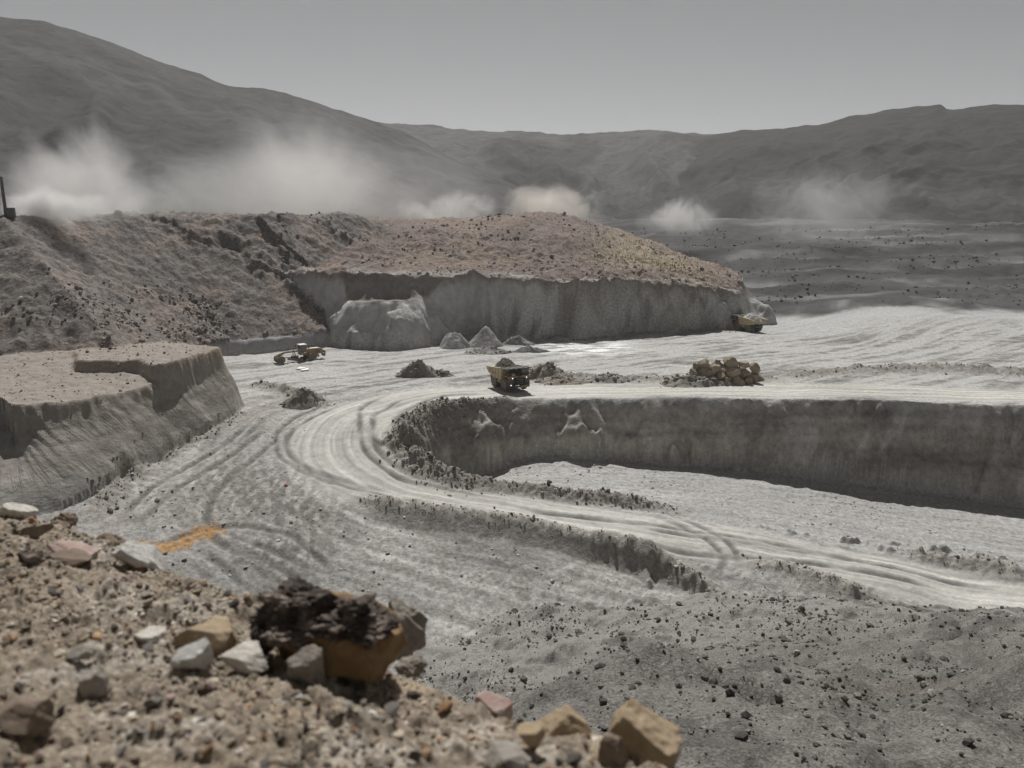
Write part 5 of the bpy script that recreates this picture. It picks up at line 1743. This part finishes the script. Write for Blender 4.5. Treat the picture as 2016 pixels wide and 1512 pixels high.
heap('grey rubble bank at the foot of the boulder heap', 1375, 762, 160, 18, (0.26, 0.245, 0.22), 82, 0.35, 0.6, 0.8, 140)
heap('brown soil core of the boulder heap beside the haul road', 1425, 752, 140, 32, (0.22, 0.185, 0.145), 83, 0.4, 0.5, 1.5, 80)

# boulders of the heap beside the haul road
m_bould = rock_mat('tan_boulder', (0.25, 0.205, 0.15), (0.39, 0.335, 0.255), 1.2, 0.08, rnd=0.16)
rng = np.random.default_rng(91)
BV = []
for k in range(6):
    me = rock_mesh('boulder', ICO4, rng, cuts=12, lo=0.42, hi=0.72, noise=0.12)
    me.materials.append(m_bould)
    BV.append(me)
bl = [(1388, 712, 20), (1384, 728, 17), (1378, 742, 14), (1364, 730, 15), (1410, 722, 19), (1418, 738, 20), (1402, 744, 16), (1436, 712, 22), (1440, 730, 24), (1432, 748, 18), (1462, 716, 20), (1466, 733, 21),
      (1456, 750, 17), (1484, 722, 17), (1486, 739, 18), (1348, 742, 12), (1335, 738, 10), (1325, 746, 10), (1312, 742, 9), (1350, 752, 15), (1340, 754, 13), (1372, 718, 12), (1398, 732, 15), (1448, 740, 15), (1424, 728, 14), (1475, 748, 14)]
h0 = hit(1410, 752)
for i, (px, py, w) in enumerate(bl):
    D = h0[1] * cP - h0[2] * sP
    y_ = h0[1] + 0.2 + (752 - py) * 0.06
    X, Y, Z = at_y(px, py + 3, y_)
    s_ = w / FPX * D / 2 * 1.5
    o = link('boulder', BV[i % 6])
    o.location = (X, Y, max(Z, ground_z(X, Y) + s_ * 0.2))
    o.scale = (s_ * 1.1, s_ * rng.uniform(0.8, 1.1), s_ * rng.uniform(0.8, 1.0))
    o.rotation_euler = (rng.normal(0, 0.3), rng.normal(0, 0.3), rng.uniform(0, 6.28))
    tag(o, 'tan boulder in the boulder heap beside the haul road', 'boulder', 'tan boulders heaped beside the haul road')

# separate rocks that stand out
m_palebig = rock_mat('pale_boulder', (0.46, 0.45, 0.42), (0.60, 0.59, 0.56), 1.5, 0.08, rnd=0.02)
m_greybig = rock_mat('grey_boulder', (0.20, 0.185, 0.165), (0.31, 0.29, 0.26), 1.5, 0.1, rnd=0.05)
for px, py, w, m_, lab in ((845, 900, 17, m_palebig, 'pale boulder lying on the rough nose of the middle bench'),
                           (232, 1000, 10, m_greybig, 'right of two grey boulders at the foot of the left bench wall'),
                           (219, 1008, 12, m_greybig, 'left of two grey boulders at the foot of the left bench wall'),
                           (42, 588, 12, m_palebig, 'upper of two pale boulders on the dark talus at the far left'),
                           (60, 614, 11, m_palebig, 'lower of two pale boulders on the dark talus at the far left'),
                           (858, 806, 11, m_greybig, 'rounded grey boulder on the rim of the nose, left of the sign board')):
    q = hit(px, py)
    s_ = w / FPX * (q[1] * cP - q[2] * sP) / 2 * 1.2
    o = link('boulder', BV[int(rng.integers(6))].copy())
    o.data.materials.clear(); o.data.materials.append(m_)
    o.location = (q[0], q[1], q[2] + s_ * 0.45); o.scale = (s_, s_ * 0.9, s_ * 0.75)
    o.rotation_euler = (0.1, 0.2, rng.uniform(0, 6))
    tag(o, lab, 'boulder')

# marker stakes
def stake(px, py, h, red, lab, tiltx=0.0):
    q = hit(px, py)
    t = empty('marker_stake', (q[0], q[1] + 0.05, q[2] - 0.05))
    t.rotation_euler = (0, tiltx, 0)
    MB().tube((0, 0, 0), (0, 0, h), 0.05, 6).build('stake', K_DRK, t)
    if red:
        MB().lathe((0, 0, 0), [(0.05, -0.28), (0.25, -0.18), (0.27, 0.06), (0.15, 0.26), (0.04, 0.32)], 10).build('red_top', K_RED, t)
        c = t.children[-1]; c.rotation_euler = (math.pi / 2, 0, 0); c.location = (0, 0, h)
    tag(t, lab, 'marker stake')


stake(428, 920, 1.0, True, 'red topped marker stake on the rough ground left of the road')
stake(563, 956, 0.9, True, 'red topped marker stake at the road edge near the tyre tracks')
stake(641, 780, 1.2, False, 'plain dark stake behind the dark mounded rubble', 0.12)
stake(698, 768, 0.75, True, 'small red topped stake far out on the pale pit floor')
stake(661, 757, 0.8, True, 'farthest red topped stake, behind the plain dark stake')

# tilted sign board on the rim of the nose
q = hit(899, 803)
t = empty('sign_board', (q[0], q[1] + 0.1, q[2] - 0.05), 0.15)
MB().plate([(-0.75, 0, 0.95), (0.25, 0, 0.95), (0.75, -0.1, 0.1), (-0.1, -0.1, 0.1)], 0.05).build('panel', K_GRY, t)
MB().box((0.32, 0, 0.10), (0.95, 0.1, 0.07)).build('panel_edge', K_WHT, t)
MB().tube((-0.45, 0.03, 0.9), (-0.75, 0.35, 0.0), 0.035, 6).build('leg', K_DRK, t)
MB().tube((0.3, 0.03, 0.8), (0.4, 0.45, 0.0), 0.035, 6).build('leg', K_DRK, t)
tag(t, 'small grey board with a white edge leaning on the rim of the nose', 'sign board')

# torn white sheets left on the floor in front of the grader
for pts, lab in (([(582, 728), (590, 725), (604, 725), (600, 727), (590, 729)], 'upper torn white strip on the floor in front of the grader'),
                 ([(592, 730), (607, 727), (608, 729), (594, 731.5)], 'lower white strip with a dark edge in front of the grader')):
    G3 = [hit(*p_) for p_ in pts]
    c_ = np.mean(np.array(G3), 0)
    bm = bmesh.new()
    top = [bm.verts.new((g_[0] - c_[0], g_[1] - c_[1], 0.28 + 0.10 * math.sin(i * 2.1))) for i, g_ in enumerate(G3)]
    bot = [bm.verts.new((g_[0] - c_[0], g_[1] - c_[1], -0.05)) for g_ in G3]
    bm.faces.new(top); bm.faces.new(bot[::-1])
    for i in range(len(top)):
        bm.faces.new((top[i], bot[i], bot[(i + 1) % len(top)], top[(i + 1) % len(top)]))
    bmesh.ops.recalc_face_normals(bm, faces=bm.faces[:])
    me = bpy.data.meshes.new('white_sheet'); bm.to_mesh(me); bm.free()
    o = link('white_sheet', me, K_WHT)
    o.location = c_
    tag(o, lab, 'sheet')

# post on the crest of the left dump
X, Y, Z = at_y(13, 432, 196)
zb = ground_z(X, Y)
t = empty('utility_pole', (X, Y, zb - 0.3))
MB().tube((0, 0, 0), (0, 0, 9.6 - min(0, zb) * 0), 0.42, 10, 0.34).build('post', K_DRK, t)
MB().box((1.35, -0.2, 0.9), (1.9, 1.0, 2.6)).build('cabinet', K_DRK, t, bevel=0.05)
tag(t, 'dark post with a box at its foot on the crest of the left dump', 'pole')

# ------------------------------------------------------------------ haze and blowing dust
bm = bmesh.new()
bmesh.ops.create_cube(bm, size=1.0)
bmesh.ops.scale(bm, vec=(9000, 5200, 390), verts=bm.verts)
bmesh.ops.translate(bm, vec=(0, 2100, 130), verts=bm.verts)
me = bpy.data.meshes.new('haze'); bm.to_mesh(me); bm.free()
hm = bpy.data.materials.new('haze_air'); hm.use_nodes = True
hn, hl = hm.node_tree.nodes, hm.node_tree.links
hn.clear()
ho = hn.new('ShaderNodeOutputMaterial'); hv = hn.new('ShaderNodeVolumePrincipled')
hv.inputs['Color'].default_value = (0.97, 0.97, 0.97, 1)
hv.inputs['Density'].default_value = 0.00010
hv.inputs['Anisotropy'].default_value = 0.35
hl.new(hv.outputs[0], ho.inputs['Volume'])
haze = tag(link('haze', me, hm), kind='stuff')


def dust_mat(name, dens, col, nscale=1.6, thr=0.2, foot=0.5, asp=(1, 1, 1), seed=0):
    m = bpy.data.materials.new(name); m.use_nodes = True
    N, L = m.node_tree.nodes, m.node_tree.links
    N.clear()
    out = N.new('ShaderNodeOutputMaterial'); pv = N.new('ShaderNodeVolumePrincipled')
    pv.inputs['Color'].default_value = (*col, 1)
    pv.inputs['Anisotropy'].default_value = 0.3
    tc = N.new('ShaderNodeTexCoord')
    ln = N.new('ShaderNodeVectorMath'); ln.operation = 'LENGTH'
    L.new(tc.outputs['Object'], ln.inputs[0])
    sc = N.new('ShaderNodeVectorMath'); sc.operation = 'MULTIPLY'; sc.inputs[1].default_value = asp
    L.new(tc.outputs['Object'], sc.inputs[0])
    ad = N.new('ShaderNodeVectorMath'); ad.operation = 'ADD'; ad.inputs[1].default_value = (seed * 3.7, seed * 1.3, seed * 2.9)
    L.new(sc.outputs[0], ad.inputs[0])
    no = N.new('ShaderNodeTexNoise'); no.inputs['Scale'].default_value = nscale; no.inputs['Detail'].default_value = 5; no.inputs['Roughness'].default_value = 0.62
    no.inputs['Distortion'].default_value = 0.5
    L.new(ad.outputs[0], no.inputs['Vector'])
    sp = N.new('ShaderNodeSeparateXYZ'); L.new(tc.outputs['Object'], sp.inputs[0])

    def mad(a, k, c):
        n = N.new('ShaderNodeMath'); n.operation = 'MULTIPLY_ADD'
        L.new(a, n.inputs[0]); n.inputs[1].default_value = k
        if isinstance(c, float):
            n.inputs[2].default_value = c
        else:
            L.new(c, n.inputs[2])
        return n.outputs[0]
    v = mad(no.outputs['Fac'], 5.2, -2.6 - thr)           # ragged core
    v = mad(ln.outputs['Value'], -1.9, v)                  # thins outwards
    v = mad(sp.outputs['Z'], -foot, v)                     # thins upwards
    v = mad(v, 1.0, 1.75)
    cl = N.new('ShaderNodeClamp'); cl.inputs['Max'].default_value = 1.2
    L.new(v, cl.inputs['Value'])
    ed = N.new('ShaderNodeMapRange'); ed.interpolation_type = 'SMOOTHSTEP'
    ed.inputs['From Min'].default_value = 1.0; ed.inputs['From Max'].default_value = 0.25
    L.new(ln.outputs['Value'], ed.inputs['Value'])
    mu = N.new('ShaderNodeMath'); mu.operation = 'MULTIPLY'
    L.new(cl.outputs[0], mu.inputs[0]); L.new(ed.outputs[0], mu.inputs[1])
    mu2 = N.new('ShaderNodeMath'); mu2.operation = 'MULTIPLY'; mu2.inputs[1].default_value = dens
    L.new(mu.outputs[0], mu2.inputs[0])
    L.new(mu2.outputs[0], pv.inputs['Density'])
    L.new(pv.outputs[0], out.inputs['Volume'])
    return m


for i, (px, py, w, h, dist, tau, foot, lab) in enumerate((
        (170, 350, 460, 400, 240, 1.15, 0.9, 'tall whitish dust cloud blowing up behind the crest of the left dump'),
        (108, 404, 300, 120, 205, 2.6, 0.8, 'bright low dust at the foot of the tall cloud behind the left dump'),
        (610, 340, 480, 460, 400, 0.5, 0.5, 'pale standing veil of dust in front of the left hill'),
        (540, 370, 1250, 300, 430, 0.4, 0.3, 'wide thin dust haze drifting along the foot of the left hill'),
        (1080, 396, 300, 150, 362, 0.95, 1.0, 'bright cream dust puff behind the top of the red dump'),
        (890, 412, 320, 110, 365, 0.7, 0.6, 'small pale dust puff over the white track on the red dump'),
        (1340, 418, 250, 110, 440, 0.9, 1.1, 'small bright dust puff at the foot of the right hill'),
        (1640, 400, 560, 260, 445, 0.38, 0.5, 'thin grey dust plume in front of the right hill'))):
    X, Y, Z = at_y(px, py, dist)
    D = dist * cP - Z * sP
    rx, rz = w / FPX * D / 2, h / FPX * D / 2
    ry = min(rx, rz) * 0.9
    me = np_mesh('dust_cloud', ICO3[0], ICO3[1])
    mn = min(rx, rz)
    m_ = dust_mat('dust_cloud_air_%d' % i, tau / ry * 1.3, (0.93, 0.92, 0.91) if i != 4 else (0.95, 0.91, 0.85), nscale=1.1 if i != 3 else 0.7, thr=0.35 if i != 3 else 0.1, foot=foot,
                  asp=(rx / mn, ry / mn, rz / mn), seed=i)
    o = link('dust_cloud', me, m_)
    o.location = (X, Y, Z); o.scale = (rx, ry, rz)
    tag(o, lab, 'dust cloud')
